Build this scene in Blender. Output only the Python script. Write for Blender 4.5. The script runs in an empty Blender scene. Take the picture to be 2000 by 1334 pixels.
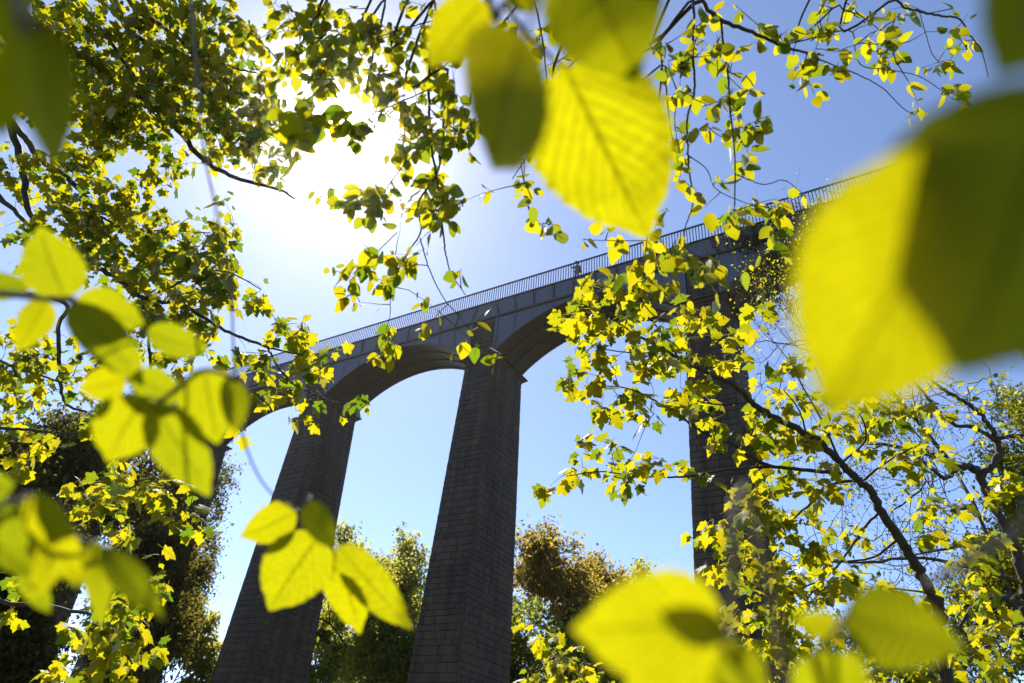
import bpy, math, random
import numpy as np
from mathutils import Vector, Matrix

random.seed(11)
rng = np.random.default_rng(11)
scene = bpy.context.scene
COL = scene.collection

# ------------------------------------------------------------------ camera, sky, sun, exposure
S = 16.15                      # pier spacing along the aqueduct (x axis), metres
ZC = 28.30                     # height of the pier cornice above the ground
C = np.array([57.0428, -34.1252, ZC - 26.6244])
YAW, PITCH, ROLL = -0.576541, 0.597085, 0.094320
FPX = 1366.8                   # focal length in pixels of a 2000 px wide picture
F = np.array([math.sin(YAW) * math.cos(PITCH), math.cos(YAW) * math.cos(PITCH), math.sin(PITCH)])
R0 = np.array([math.cos(YAW), -math.sin(YAW), 0.0])
U0 = np.cross(R0, F)
Rv = math.cos(ROLL) * R0 + math.sin(ROLL) * U0
Uv = -math.sin(ROLL) * R0 + math.cos(ROLL) * U0
UP = np.array([0, 0, 1.0])

cam_d = bpy.data.cameras.new('camera')
cam = bpy.data.objects.new('camera', cam_d)
COL.objects.link(cam)
cam.matrix_world = Matrix((
    (Rv[0], Uv[0], -F[0], C[0]), (Rv[1], Uv[1], -F[1], C[1]), (Rv[2], Uv[2], -F[2], C[2]), (0, 0, 0, 1)))
cam_d.sensor_width = 36
cam_d.lens = FPX * 36 / 2000
cam_d.clip_start = 0.02
cam_d.clip_end = 3000
cam_d.dof.use_dof = True
cam_d.dof.focus_distance = 7.0
cam_d.dof.aperture_fstop = 3.6
scene.camera = cam

SUN_EL, SUN_AZ = math.radians(47.7), math.radians(-55.2)
SD = np.array([math.sin(SUN_AZ) * math.cos(SUN_EL), math.cos(SUN_AZ) * math.cos(SUN_EL), math.sin(SUN_EL)])
world = bpy.data.worlds.new('World')
scene.world = world
world.use_nodes = True
nt = world.node_tree
nt.nodes.clear()
wo = nt.nodes.new('ShaderNodeOutputWorld')
sky = nt.nodes.new('ShaderNodeTexSky')
sky.sky_type = 'NISHITA'
sky.sun_disc = False
sky.sun_elevation = SUN_EL
sky.sun_rotation = SUN_AZ
sky.altitude = 100
sky.air_density = 0.6
sky.dust_density = 0.15
sky.ozone_density = 3.5
bg = nt.nodes.new('ShaderNodeBackground')
bg.inputs['Strength'].default_value = 0.121
tn = nt.nodes.new('ShaderNodeMix'); tn.data_type = 'RGBA'; tn.blend_type = 'MULTIPLY'; tn.inputs['Factor'].default_value = 1.0
tn.inputs['B'].default_value = (1.07, 0.98, 0.94, 1)
nt.links.new(sky.outputs[0], tn.inputs['A']); nt.links.new(tn.outputs['Result'], bg.inputs['Color'])
# bright aureole of sky round the sun
tc = nt.nodes.new('ShaderNodeTexCoord')
dot = nt.nodes.new('ShaderNodeVectorMath'); dot.operation = 'DOT_PRODUCT'
nrm = nt.nodes.new('ShaderNodeVectorMath'); nrm.operation = 'NORMALIZE'
nt.links.new(tc.outputs['Generated'], nrm.inputs[0])
nt.links.new(nrm.outputs[0], dot.inputs[0])
dot.inputs[1].default_value = tuple(SD)
cl = nt.nodes.new('ShaderNodeMath'); cl.operation = 'MAXIMUM'; cl.inputs[1].default_value = 0.0
nt.links.new(dot.outputs['Value'], cl.inputs[0])
tot = None
for expo, k in ((2600, 9.0), (420, 0.15), (60, 0.010), (9, 0.012)):
    pw = nt.nodes.new('ShaderNodeMath'); pw.operation = 'POWER'; pw.inputs[1].default_value = expo
    ml = nt.nodes.new('ShaderNodeMath'); ml.operation = 'MULTIPLY'; ml.inputs[1].default_value = k
    nt.links.new(cl.outputs[0], pw.inputs[0]); nt.links.new(pw.outputs[0], ml.inputs[0])
    if tot is None:
        tot = ml
    else:
        ad = nt.nodes.new('ShaderNodeMath'); ad.operation = 'ADD'
        nt.links.new(tot.outputs[0], ad.inputs[0]); nt.links.new(ml.outputs[0], ad.inputs[1]); tot = ad
bg2 = nt.nodes.new('ShaderNodeBackground')
bg2.inputs['Color'].default_value = (1.0, 0.97, 0.92, 1)
nt.links.new(tot.outputs[0], bg2.inputs['Strength'])
ads = nt.nodes.new('ShaderNodeAddShader')
nt.links.new(bg.outputs[0], ads.inputs[0]); nt.links.new(bg2.outputs[0], ads.inputs[1])
nt.links.new(ads.outputs[0], wo.inputs['Surface'])

sun_d = bpy.data.lights.new('sun', 'SUN')
sun_d.energy = 5.0
sun_d.angle = math.radians(0.53)
sun_d.color = (1.0, 0.95, 0.86)
sun = bpy.data.objects.new('sun', sun_d)
COL.objects.link(sun)
sun.rotation_euler = Vector(tuple(SD)).to_track_quat('Z', 'Y').to_euler()

scene.view_settings.view_transform = 'Standard'
scene.view_settings.look = 'None'
scene.view_settings.gamma = 1
scene.view_settings.exposure = 1.35
scene.view_settings.use_curve_mapping = False
cy = scene.cycles
cy.max_bounces = 6; cy.diffuse_bounces = 3; cy.glossy_bounces = 2; cy.transmission_bounces = 4
cy.use_denoising = True
cy.sample_clamp_indirect = 4.0

# ------------------------------------------------------------------ helpers
def ray(x, y):
    return F + Rv * ((x - 1000) / FPX) + Uv * ((667 - y) / FPX)
def at(x, y, d):
    """the point seen at picture position x, y (2000 px wide) at d metres in front of the camera"""
    return C + ray(x, y) * d
def unit(v):
    v = np.asarray(v, float)
    return v / max(np.linalg.norm(v), 1e-9)
def proj(P):
    v = np.atleast_2d(P) - C
    z = v @ F
    zz = np.where(np.abs(z) < 1e-6, 1e-6, z)
    return 1000 + FPX * (v @ Rv) / zz, 667 - FPX * (v @ Uv) / zz, z

def empty(name, loc, label=None, cat=None, group=None):
    o = bpy.data.objects.new(name, None)
    o.empty_display_size = 0.1
    COL.objects.link(o)
    o.location = tuple(loc)
    if label: o['label'] = label
    if cat: o['category'] = cat
    if group: o['group'] = group
    return o

class MB:
    """collects vertices and faces for ONE mesh object"""
    def __init__(self):
        self.v, self.f, self.n, self.t = [], [], 0, []
    def add(self, verts, faces, tint=None):
        verts = np.asarray(verts, float)
        self.v.append(verts)
        self.f += [tuple(int(i) + self.n for i in q) for q in faces]
        self.n += len(verts)
        self.t.append(np.full(len(verts), 0.5 if tint is None else tint))
    def box(self, lo, hi, tint=None):
        (x0, y0, z0), (x1, y1, z1) = lo, hi
        v = [(x0, y0, z0), (x1, y0, z0), (x1, y1, z0), (x0, y1, z0), (x0, y0, z1), (x1, y0, z1), (x1, y1, z1), (x0, y1, z1)]
        self.add(v, BOXF, tint)
    def hexa(self, pts, tint=None):
        self.add(pts, BOXF, tint)
    def tube(self, pts, rad, sides=6, tint=None):
        pts = np.asarray(pts, float); n = len(pts)
        rad = np.broadcast_to(np.asarray(rad, float), (n,))
        tan = np.gradient(pts, axis=0)
        tan /= np.maximum(np.linalg.norm(tan, axis=1), 1e-9)[:, None]
        a = np.where(np.abs(tan[:, 2:3]) < 0.9, np.array([[0, 0, 1.0]]), np.array([[1.0, 0, 0]]))
        a = a[n // 2][None, :] if np.min(np.linalg.norm(np.cross(tan, a[n // 2]), axis=1)) > 0.15 else a
        u = np.cross(tan, a); u /= np.maximum(np.linalg.norm(u, axis=1), 1e-9)[:, None]
        w = np.cross(tan, u)
        ang = np.arange(sides) * 2 * math.pi / sides
        ring = pts[:, None, :] + rad[:, None, None] * (np.cos(ang)[None, :, None] * u[:, None, :] + np.sin(ang)[None, :, None] * w[:, None, :])
        fs = []
        for i in range(n - 1):
            for k in range(sides):
                k2 = (k + 1) % sides
                fs.append((i * sides + k, i * sides + k2, (i + 1) * sides + k2, (i + 1) * sides + k))
        fs.append(tuple(range(sides))[::-1]); fs.append(tuple(range((n - 1) * sides, n * sides)))
        self.add(ring.reshape(-1, 3), fs, tint)
    def build(self, name, mat, parent=None, smooth=False, kind=None, origin=None):
        me = bpy.data.meshes.new(name)
        v = np.concatenate(self.v) if self.v else np.zeros((0, 3))
        if origin is not None: v = v - np.asarray(origin)
        me.from_pydata(v.tolist(), [], self.f)
        at_ = me.attributes.new('tint', 'FLOAT', 'POINT')
        at_.data.foreach_set('value', np.concatenate(self.t) if self.t else np.zeros(0))
        if smooth: me.polygons.foreach_set('use_smooth', [True] * len(me.polygons))
        me.materials.append(mat)
        me.update()
        return link(name, me, parent, kind, origin)

BOXF = [(0, 3, 2, 1), (4, 5, 6, 7), (0, 1, 5, 4), (1, 2, 6, 5), (2, 3, 7, 6), (3, 0, 4, 7)]

def link(name, me, parent=None, kind=None, origin=None):
    o = bpy.data.objects.new(name, me)
    COL.objects.link(o)
    if parent is not None:
        o.parent = parent
        base = np.zeros(3)
        p = parent
        while p is not None:
            base = base + np.array(p.location); p = p.parent
        o.location = tuple((np.zeros(3) if origin is None else np.asarray(origin)) - base)
    elif origin is not None:
        o.location = tuple(origin)
    if kind: o['kind'] = kind
    return o

def spline(pts, per=6):
    pts = np.asarray(pts, float)
    if len(pts) < 3: 
        t = np.linspace(0, 1, per + 1)[:, None]
        return pts[0] * (1 - t) + pts[-1] * t
    P = np.vstack([2 * pts[0] - pts[1], pts, 2 * pts[-1] - pts[-2]])
    out = []
    for i in range(1, len(P) - 2):
        for t in np.arange(per) / per:
            a, b, c, d = P[i - 1], P[i], P[i + 1], P[i + 2]
            out.append(0.5 * ((2 * b) + (c - a) * t + (2 * a - 5 * b + 4 * c - d) * t * t + (3 * b - a - 3 * c + d) * t ** 3))
    out.append(pts[-1])
    return np.array(out)

# ------------------------------------------------------------------ materials
def newmat(name):
    m = bpy.data.materials.new(name)
    m.use_nodes = True
    m.node_tree.nodes.clear()
    n = m.node_tree.nodes
    out = n.new('ShaderNodeOutputMaterial')
    return m, m.node_tree, out
def N(t, kind, **kw):
    n = t.nodes.new(kind)
    for k, v in kw.items():
        if k in ('operation', 'blend_type', 'data_type', 'noise_dimensions', 'feature', 'attribute_name', 'wave_type', 'bands_direction'):
            setattr(n, k, v)
        else:
            n.inputs[k].default_value = v
    return n
def ramp(t, stops):
    r = t.nodes.new('ShaderNodeValToRGB')
    e = r.color_ramp.elements
    while len(e) < len(stops): e.new(0.5)
    for i, (p, c) in enumerate(stops):
        e[i].position = p; e[i].color = (*c, 1)
    return r

def leaf_material(name, light, green, refl, wt=0.55, veins=False, gloss=0.05):
    m, t, out = newmat(name)
    L = t.links.new
    a = N(t, 'ShaderNodeAttribute', attribute_name='tint')
    oi = t.nodes.new('ShaderNodeObjectInfo')
    r = ramp(t, [(0.0, green), (0.22, tuple((a_ + 2 * b_) / 3 for a_, b_ in zip(light, green))), (0.46, light), (1.0, tuple(min(1, c * k) for c, k in zip(light, (1.08, 0.98, 1.0))))])
    mx = N(t, 'ShaderNodeMath', operation='MULTIPLY_ADD'); mx.inputs[1].default_value = 0.25
    L(oi.outputs['Random'], mx.inputs[0]); L(a.outputs['Fac'], mx.inputs[2])
    sb = N(t, 'ShaderNodeMath', operation='SUBTRACT'); sb.inputs[1].default_value = 0.1
    L(mx.outputs[0], sb.inputs[0]); L(sb.outputs[0], r.inputs['Fac'])
    col = r.outputs['Color']
    bump = None
    if veins:
        uv = t.nodes.new('ShaderNodeUVMap')
        sep = t.nodes.new('ShaderNodeSeparateXYZ'); L(uv.outputs[0], sep.inputs[0])
        au = N(t, 'ShaderNodeMath', operation='ABSOLUTE'); L(sep.outputs['X'], au.inputs[0])
        # side veins: slanted bands in (along, across)
        k = N(t, 'ShaderNodeMath', operation='MULTIPLY_ADD'); k.inputs[1].default_value = -0.42
        L(au.outputs[0], k.inputs[0]); L(sep.outputs['Y'], k.inputs[2])
        tcu = N(t, 'ShaderNodeTexNoise', Scale=3.0, Detail=2.0); L(uv.outputs[0], tcu.inputs['Vector'])
        kn = N(t, 'ShaderNodeMath', operation='MULTIPLY_ADD'); kn.inputs[1].default_value = 0.10; L(tcu.outputs[0], kn.inputs[0]); L(k.outputs[0], kn.inputs[2])
        k2 = N(t, 'ShaderNodeMath', operation='MULTIPLY'); k2.inputs[1].default_value = 9.5; L(kn.outputs[0], k2.inputs[0])
        fr = N(t, 'ShaderNodeMath', operation='FRACT'); L(k2.outputs[0], fr.inputs[0])
        pp = N(t, 'ShaderNodeMath', operation='PINGPONG'); pp.inputs[1].default_value = 0.5; L(fr.outputs[0], pp.inputs[0])
        vr = ramp(t, [(0.0, (0.45,) * 3), (0.05, (0.66,) * 3), (0.12, (0.93,) * 3), (0.5, (1, 1, 1))]); L(pp.outputs[0], vr.inputs['Fac'])
        mr = ramp(t, [(0.0, (0.3,) * 3), (0.025, (0.4,) * 3), (0.06, (0.9,) * 3), (0.1, (1, 1, 1))]); L(au.outputs[0], mr.inputs['Fac'])
        m1 = N(t, 'ShaderNodeMix', data_type='RGBA', blend_type='MULTIPLY'); m1.inputs['Factor'].default_value = 0.8
        L(col, m1.inputs['A']); L(vr.outputs['Color'], m1.inputs['B'])
        m2 = N(t, 'ShaderNodeMix', data_type='RGBA', blend_type='MULTIPLY'); m2.inputs['Factor'].default_value = 0.8
        L(m1.outputs['Result'], m2.inputs['A']); L(mr.outputs['Color'], m2.inputs['B'])
        tco = t.nodes.new('ShaderNodeTexCoord')
        nz = N(t, 'ShaderNodeTexNoise', Scale=14.0, Detail=7.0, Roughness=0.65); L(tco.outputs['Object'], nz.inputs['Vector'])
        nr = ramp(t, [(0.24, (0.45, .36, .3)), (0.30, (0.80,) * 3), (0.7, (1.1,) * 3)]); L(nz.outputs[0], nr.inputs['Fac'])
        m3 = N(t, 'ShaderNodeMix', data_type='RGBA', blend_type='MULTIPLY'); m3.inputs['Factor'].default_value = 1.0
        L(m2.outputs['Result'], m3.inputs['A']); L(nr.outputs['Color'], m3.inputs['B'])
        vo = N(t, 'ShaderNodeTexVoronoi', feature='DISTANCE_TO_EDGE', Scale=26.0); L(uv.outputs[0], vo.inputs['Vector'])
        vr2 = ramp(t, [(0.0, (0.78,) * 3), (0.12, (1, 1, 1))]); L(vo.outputs['Distance'], vr2.inputs['Fac'])
        m5 = N(t, 'ShaderNodeMix', data_type='RGBA', blend_type='MULTIPLY'); m5.inputs['Factor'].default_value = 0.7
        L(m3.outputs['Result'], m5.inputs['A']); L(vr2.outputs['Color'], m5.inputs['B'])
        col = m5.outputs['Result']
    tr = t.nodes.new('ShaderNodeBsdfTranslucent'); L(col, tr.inputs['Color'])
    df = t.nodes.new('ShaderNodeBsdfDiffuse'); df.inputs['Color'].default_value = (*refl, 1)
    ms = t.nodes.new('ShaderNodeMixShader'); ms.inputs[0].default_value = wt
    L(df.outputs[0], ms.inputs[1]); L(tr.outputs[0], ms.inputs[2])
    gl = t.nodes.new('ShaderNodeBsdfGlossy'); gl.inputs['Roughness'].default_value = 0.45
    gl.inputs['Color'].default_value = (1, 1, 1, 1)
    fz = t.nodes.new('ShaderNodeFresnel'); fz.inputs['IOR'].default_value = 1.35
    gm = N(t, 'ShaderNodeMath', operation='MULTIPLY'); gm.inputs[1].default_value = gloss * 3.0
    L(fz.outputs[0], gm.inputs[0])
    m4 = t.nodes.new('ShaderNodeMixShader')
    L(gm.outputs[0], m4.inputs[0]); L(ms.outputs[0], m4.inputs[1]); L(gl.outputs[0], m4.inputs[2])
    L(m4.outputs[0], out.inputs['Surface'])
    return m

M_LEAF = leaf_material('young_leaf', (0.40, 0.37, 0.004), (0.12, 0.19, 0.006), (0.05, 0.07, 0.008), wt=0.64, gloss=0.012)
M_MAPLE = leaf_material('maple_leaf', (0.40, 0.365, 0.004), (0.11, 0.175, 0.006), (0.045, 0.065, 0.008), wt=0.63, gloss=0.03)
M_BIGLEAF = leaf_material('veined_leaf', (0.40, 0.38, 0.002), (0.15, 0.22, 0.004), (0.05, 0.07, 0.006), wt=0.64, veins=True, gloss=0.03)
M_FAR_GREEN = leaf_material('far_green_leaf', (0.46, 0.44, 0.06), (0.22, 0.27, 0.04), (0.11, 0.13, 0.03), wt=0.6, gloss=0.0)
M_FAR_COPPER = leaf_material('copper_leaf', (0.42, 0.32, 0.05), (0.22, 0.18, 0.035), (0.13, 0.10, 0.03), wt=0.6, gloss=0.0)
M_FAR_DARK = leaf_material('dark_needle', (0.22, 0.19, 0.025), (0.07, 0.085, 0.015), (0.05, 0.055, 0.016), wt=0.5, gloss=0.0)
M_FAR_YELLOW = leaf_material('bud_leaf', (0.46, 0.42, 0.012), (0.22, 0.27, 0.012), (0.09, 0.12, 0.015), wt=0.65, gloss=0.0)
M_IVY = leaf_material('ivy_leaf', (0.30, 0.22, 0.006), (0.07, 0.08, 0.008), (0.04, 0.05, 0.01), wt=0.5, gloss=0.0)

def bark_material(name, c1, c2, scale=30):
    m, t, out = newmat(name)
    L = t.links.new
    tco = t.nodes.new('ShaderNodeTexCoord')
    mp = t.nodes.new('ShaderNodeMapping'); mp.inputs['Scale'].default_value = (1, 1, 0.35)
    L(tco.outputs['Object'], mp.inputs['Vector'])
    nz = N(t, 'ShaderNodeTexNoise', Scale=scale, Detail=6.0, Roughness=0.7); L(mp.outputs[0], nz.inputs['Vector'])
    r = ramp(t, [(0.3, c1), (0.7, c2)]); L(nz.outputs[0], r.inputs['Fac'])
    bs = t.nodes.new('ShaderNodeBsdfPrincipled')
    bs.inputs['Roughness'].default_value = 0.85
    L(r.outputs['Color'], bs.inputs['Base Color'])
    bp = N(t, 'ShaderNodeBump', Strength=0.6, Distance=0.01); L(nz.outputs[0], bp.inputs['Height']); L(bp.outputs[0], bs.inputs['Normal'])
    L(bs.outputs[0], out.inputs['Surface'])
    return m
M_BARK = bark_material('grey_brown_bark', (0.018, 0.012, 0.009), (0.06, 0.042, 0.032))
M_TWIG = bark_material('twig_bark', (0.03, 0.018, 0.013), (0.085, 0.052, 0.036), 60)

def stone_material():
    m, t, out = newmat('weathered_sandstone')
    L = t.links.new
    a = N(t, 'ShaderNodeAttribute', attribute_name='tint')
    oi = t.nodes.new('ShaderNodeObjectInfo')
    ge = t.nodes.new('ShaderNodeNewGeometry')
    nz = N(t, 'ShaderNodeTexNoise', Scale=0.55, Detail=5.0, Roughness=0.65); L(ge.outputs['Position'], nz.inputs['Vector'])
    n2 = N(t, 'ShaderNodeTexNoise', Scale=9.0, Detail=6.0, Roughness=0.7); L(ge.outputs['Position'], n2.inputs['Vector'])
    base = ramp(t, [(0.0, (0.036, 0.026, 0.020)), (0.35, (0.064, 0.043, 0.029)), (0.65, (0.090, 0.057, 0.035)), (1.0, (0.135, 0.082, 0.046))])
    mp = N(t, 'ShaderNodeMath', operation='MULTIPLY_ADD'); mp.inputs[1].default_value = 0.55
    L(nz.outputs[0], mp.inputs[0]); L(a.outputs['Fac'], mp.inputs[2])
    sb = N(t, 'ShaderNodeMath', operation='SUBTRACT'); sb.inputs[1].default_value = 0.35; L(mp.outputs[0], sb.inputs[0])
    ob = N(t, 'ShaderNodeMath', operation='MULTIPLY_ADD'); ob.inputs[1].default_value = 0.18
    L(oi.outputs['Random'], ob.inputs[0]); L(sb.outputs[0], ob.inputs[2])
    L(ob.outputs[0], base.inputs['Fac'])
    g = ramp(t, [(0.3, (0.72,) * 3), (0.7, (1.2,) * 3)]); L(n2.outputs[0], g.inputs['Fac'])
    mx = N(t, 'ShaderNodeMix', data_type='RGBA', blend_type='MULTIPLY'); mx.inputs['Factor'].default_value = 1.0
    L(base.outputs['Color'], mx.inputs['A']); L(g.outputs['Color'], mx.inputs['B'])
    mp3 = t.nodes.new('ShaderNodeMapping'); mp3.inputs['Scale'].default_value = (1.8, 1.8, 0.10); L(ge.outputs['Position'], mp3.inputs['Vector'])
    n3 = N(t, 'ShaderNodeTexNoise', Scale=1.0, Detail=5.0, Roughness=0.6); L(mp3.outputs[0], n3.inputs['Vector'])
    g3 = ramp(t, [(0.35, (0.62, .62, .64)), (0.55, (1.0,) * 3), (0.72, (1.35, 1.28, 1.2))]); L(n3.outputs[0], g3.inputs['Fac'])
    mx3 = N(t, 'ShaderNodeMix', data_type='RGBA', blend_type='MULTIPLY'); mx3.inputs['Factor'].default_value = 1.0
    L(mx.outputs['Result'], mx3.inputs['A']); L(g3.outputs['Color'], mx3.inputs['B'])
    bs = t.nodes.new('ShaderNodeBsdfPrincipled'); bs.inputs['Roughness'].default_value = 0.92
    L(mx3.outputs['Result'], bs.inputs['Base Color'])
    bp = N(t, 'ShaderNodeBump', Strength=0.7, Distance=0.03); L(n2.outputs[0], bp.inputs['Height']); L(bp.outputs[0], bs.inputs['Normal'])
    L(bs.outputs[0], out.inputs['Surface'])
    return m
M_STONE = stone_material()
def plain(name, c, rough=0.9, noise=0.25, scale=3.0):
    m, t, out = newmat(name)
    L = t.links.new
    ge = t.nodes.new('ShaderNodeNewGeometry')
    nz = N(t, 'ShaderNodeTexNoise', Scale=scale, Detail=6.0, Roughness=0.65); L(ge.outputs['Position'], nz.inputs['Vector'])
    r = ramp(t, [(0.25, tuple(x * (1 - noise) for x in c)), (0.75, tuple(x * (1 + noise) for x in c))]); L(nz.outputs[0], r.inputs['Fac'])
    bs = t.nodes.new('ShaderNodeBsdfPrincipled'); bs.inputs['Roughness'].default_value = rough
    L(r.outputs['Color'], bs.inputs['Base Color'])
    L(bs.outputs[0], out.inputs['Surface'])
    return m
M_MORTAR = plain('lime_mortar', (0.10, 0.074, 0.056), 0.95, 0.35, 6)
def iron_material(name, c, rust, amount):
    m, t, out = newmat(name)
    L = t.links.new
    ge = t.nodes.new('ShaderNodeNewGeometry')
    mp = t.nodes.new('ShaderNodeMapping'); mp.inputs['Scale'].default_value = (2.6, 2.6, 0.35)
    L(ge.outputs['Position'], mp.inputs['Vector'])
    nz = N(t, 'ShaderNodeTexNoise', Scale=1.3, Detail=7.0, Roughness=0.7); L(mp.outputs[0], nz.inputs['Vector'])
    n2 = N(t, 'ShaderNodeTexNoise', Scale=0.5, Detail=3.0); L(ge.outputs['Position'], n2.inputs['Vector'])
    oi = t.nodes.new('ShaderNodeObjectInfo')
    s = N(t, 'ShaderNodeMath', operation='MULTIPLY_ADD'); s.inputs[1].default_value = 0.16
    L(oi.outputs['Random'], s.inputs[0]); L(nz.outputs[0], s.inputs[2])
    s2 = N(t, 'ShaderNodeMath', operation='MULTIPLY_ADD'); s2.inputs[1].default_value = 0.5
    L(n2.outputs[0], s2.inputs[0]); L(s.outputs[0], s2.inputs[2])
    r = ramp(t, [(0.62 - amount, tuple(x * 0.8 for x in c)), (0.80 - amount, c), (1.0 - amount, rust), (1.0, tuple(x * 0.7 for x in rust))])
    L(s2.outputs[0], r.inputs['Fac'])
    bs = t.nodes.new('ShaderNodeBsdfPrincipled'); bs.inputs['Roughness'].default_value = 0.62
    L(r.outputs['Color'], bs.inputs['Base Color'])
    bp = N(t, 'ShaderNodeBump', Strength=0.25, Distance=0.02); L(nz.outputs[0], bp.inputs['Height']); L(bp.outputs[0], bs.inputs['Normal'])
    L(bs.outputs[0], out.inputs['Surface'])
    return m
M_IRON = iron_material('weathered_grey_iron', (0.085, 0.092, 0.135), (0.10, 0.078, 0.085), 0.0)
M_IRON_DARK = iron_material('rusty_iron', (0.046, 0.034, 0.029), (0.075, 0.045, 0.031), 0.15)
M_RAIL = plain('dark_railing_paint', (0.035, 0.042, 0.055), 0.5, 0.2, 8)

# ------------------------------------------------------------------ setting: ground
gm, gt, gout = newmat('valley_floor')
ge = gt.nodes.new('ShaderNodeNewGeometry')
gn = N(gt, 'ShaderNodeTexNoise', Scale=0.35, Detail=8.0, Roughness=0.7); gt.links.new(ge.outputs['Position'], gn.inputs['Vector'])
gr = ramp(gt, [(0.3, (0.045, 0.05, 0.018)), (0.5, (0.06, 0.08, 0.02)), (0.7, (0.10, 0.085, 0.05))]); gt.links.new(gn.outputs[0], gr.inputs['Fac'])
gb = gt.nodes.new('ShaderNodeBsdfPrincipled'); gb.inputs['Roughness'].default_value = 0.95
gt.links.new(gr.outputs['Color'], gb.inputs['Base Color']); gt.links.new(gb.outputs[0], gout.inputs['Surface'])
gmb = MB()
n = 61
gx = np.sign(np.linspace(-1, 1, n)) * np.abs(np.linspace(-1, 1, n)) ** 2.2 * 1500
vx, vy = np.meshgrid(gx + 40, gx)
hz = 0.25 * np.sin(vx * 0.21) * np.cos(vy * 0.17) * np.clip(np.hypot(vx - C[0], vy - C[1]) / 15 - 0.3, 0, 1)
gmb.add(np.stack([vx.ravel(), vy.ravel(), hz.ravel() - 0.02], 1), [(j * n + i, j * n + i + 1, (j + 1) * n + i + 1, (j + 1) * n + i) for j in range(n - 1) for i in range(n - 1)])
g = gmb.build('ground', gm, smooth=True, kind='structure')

# ------------------------------------------------------------------ the aqueduct
Z_SPR, Z_CROWN, Z_BOT, Z_TOP, Z_RAIL = ZC + 0.55, ZC + 3.30, ZC + 3.67, ZC + 5.21, ZC + 6.58
W_TR = 3.7                                     # width of the iron trough
PW, PD, TX, TY = 2.45, 3.85, 0.0182, 0.0405      # pier width / depth at the cornice and their tapers
aq = empty('aqueduct', (0, 0, 0), 'tall canal aqueduct of dark stone piers carrying a grey iron trough and railing', 'aqueduct')
HALF = 6.95
RAD = (HALF ** 2 + (Z_CROWN - Z_SPR) ** 2) / (2 * (Z_CROWN - Z_SPR))
def arch_z(u):
    return Z_CROWN - RAD + math.sqrt(max(RAD * RAD - u * u, 0))
PIERS = range(-3, 6)
def pier_face(i, face):
    """origin at the foot, unit across, face normal, width at height z, for the four battered faces"""
    cx = i * S
    if face == 'front': return (lambda z: cx - PW / 2 - TX * (ZC - z), lambda z: cx + PW / 2 + TX * (ZC - z), lambda z: -TY * (ZC - z))
    if face == 'back': return (lambda z: cx - PW / 2 - TX * (ZC - z), lambda z: cx + PW / 2 + TX * (ZC - z), lambda z: PD + TY * (ZC - z))
    if face == 'right': return (lambda z: -TY * (ZC - z), lambda z: PD + TY * (ZC - z), lambda z: cx + PW / 2 + TX * (ZC - z))
    return (lambda z: -TY * (ZC - z), lambda z: PD + TY * (ZC - z), lambda z: cx - PW / 2 - TX * (ZC - z))
def stone_unit(k):
    """one dressed block, unit width x height, its face proud of the joint, slightly uneven"""
    r = random.Random(k)
    ch = [r.uniform(0.012, 0.03) for _ in range(4)]
    d = [r.uniform(-0.004, 0.012) for _ in range(4)]
    v = [(-.5, 0, -.5), (.5, 0, -.5), (.5, 0, .5), (-.5, 0, .5),
         (-.5, -.022, -.5), (.5, -.022, -.5), (.5, -.022, .5), (-.5, -.022, .5),
         (-.5 + ch[0], -.045 - d[0], -.5 + 2 * ch[1]), (.5 - ch[1], -.045 - d[1], -.5 + 2 * ch[2]), (.5 - ch[2], -.045 - d[2], .5 - 2 * ch[3]), (-.5 + ch[3], -.045 - d[3], .5 - 2 * ch[0])]
    f = [(0, 1, 5, 4), (1, 2, 6, 5), (2, 3, 7, 6), (3, 0, 4, 7), (4, 5, 9, 8), (5, 6, 10, 9), (6, 7, 11, 10), (7, 4, 8, 11), (8, 9, 10, 11)]
    return v, f
UNIT_MESH = []
for k in range(8):
    v, f = stone_unit(k)
    me = bpy.data.meshes.new('stone_block'); me.from_pydata(v, [], f)
    ta = me.attributes.new('tint', 'FLOAT', 'POINT'); ta.data.foreach_set('value', [0.30 + 0.035 * k] * len(v))
    me.materials.append(M_STONE); UNIT_MESH.append((me, np.array(v), f, 0.30 + 0.035 * k))

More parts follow.
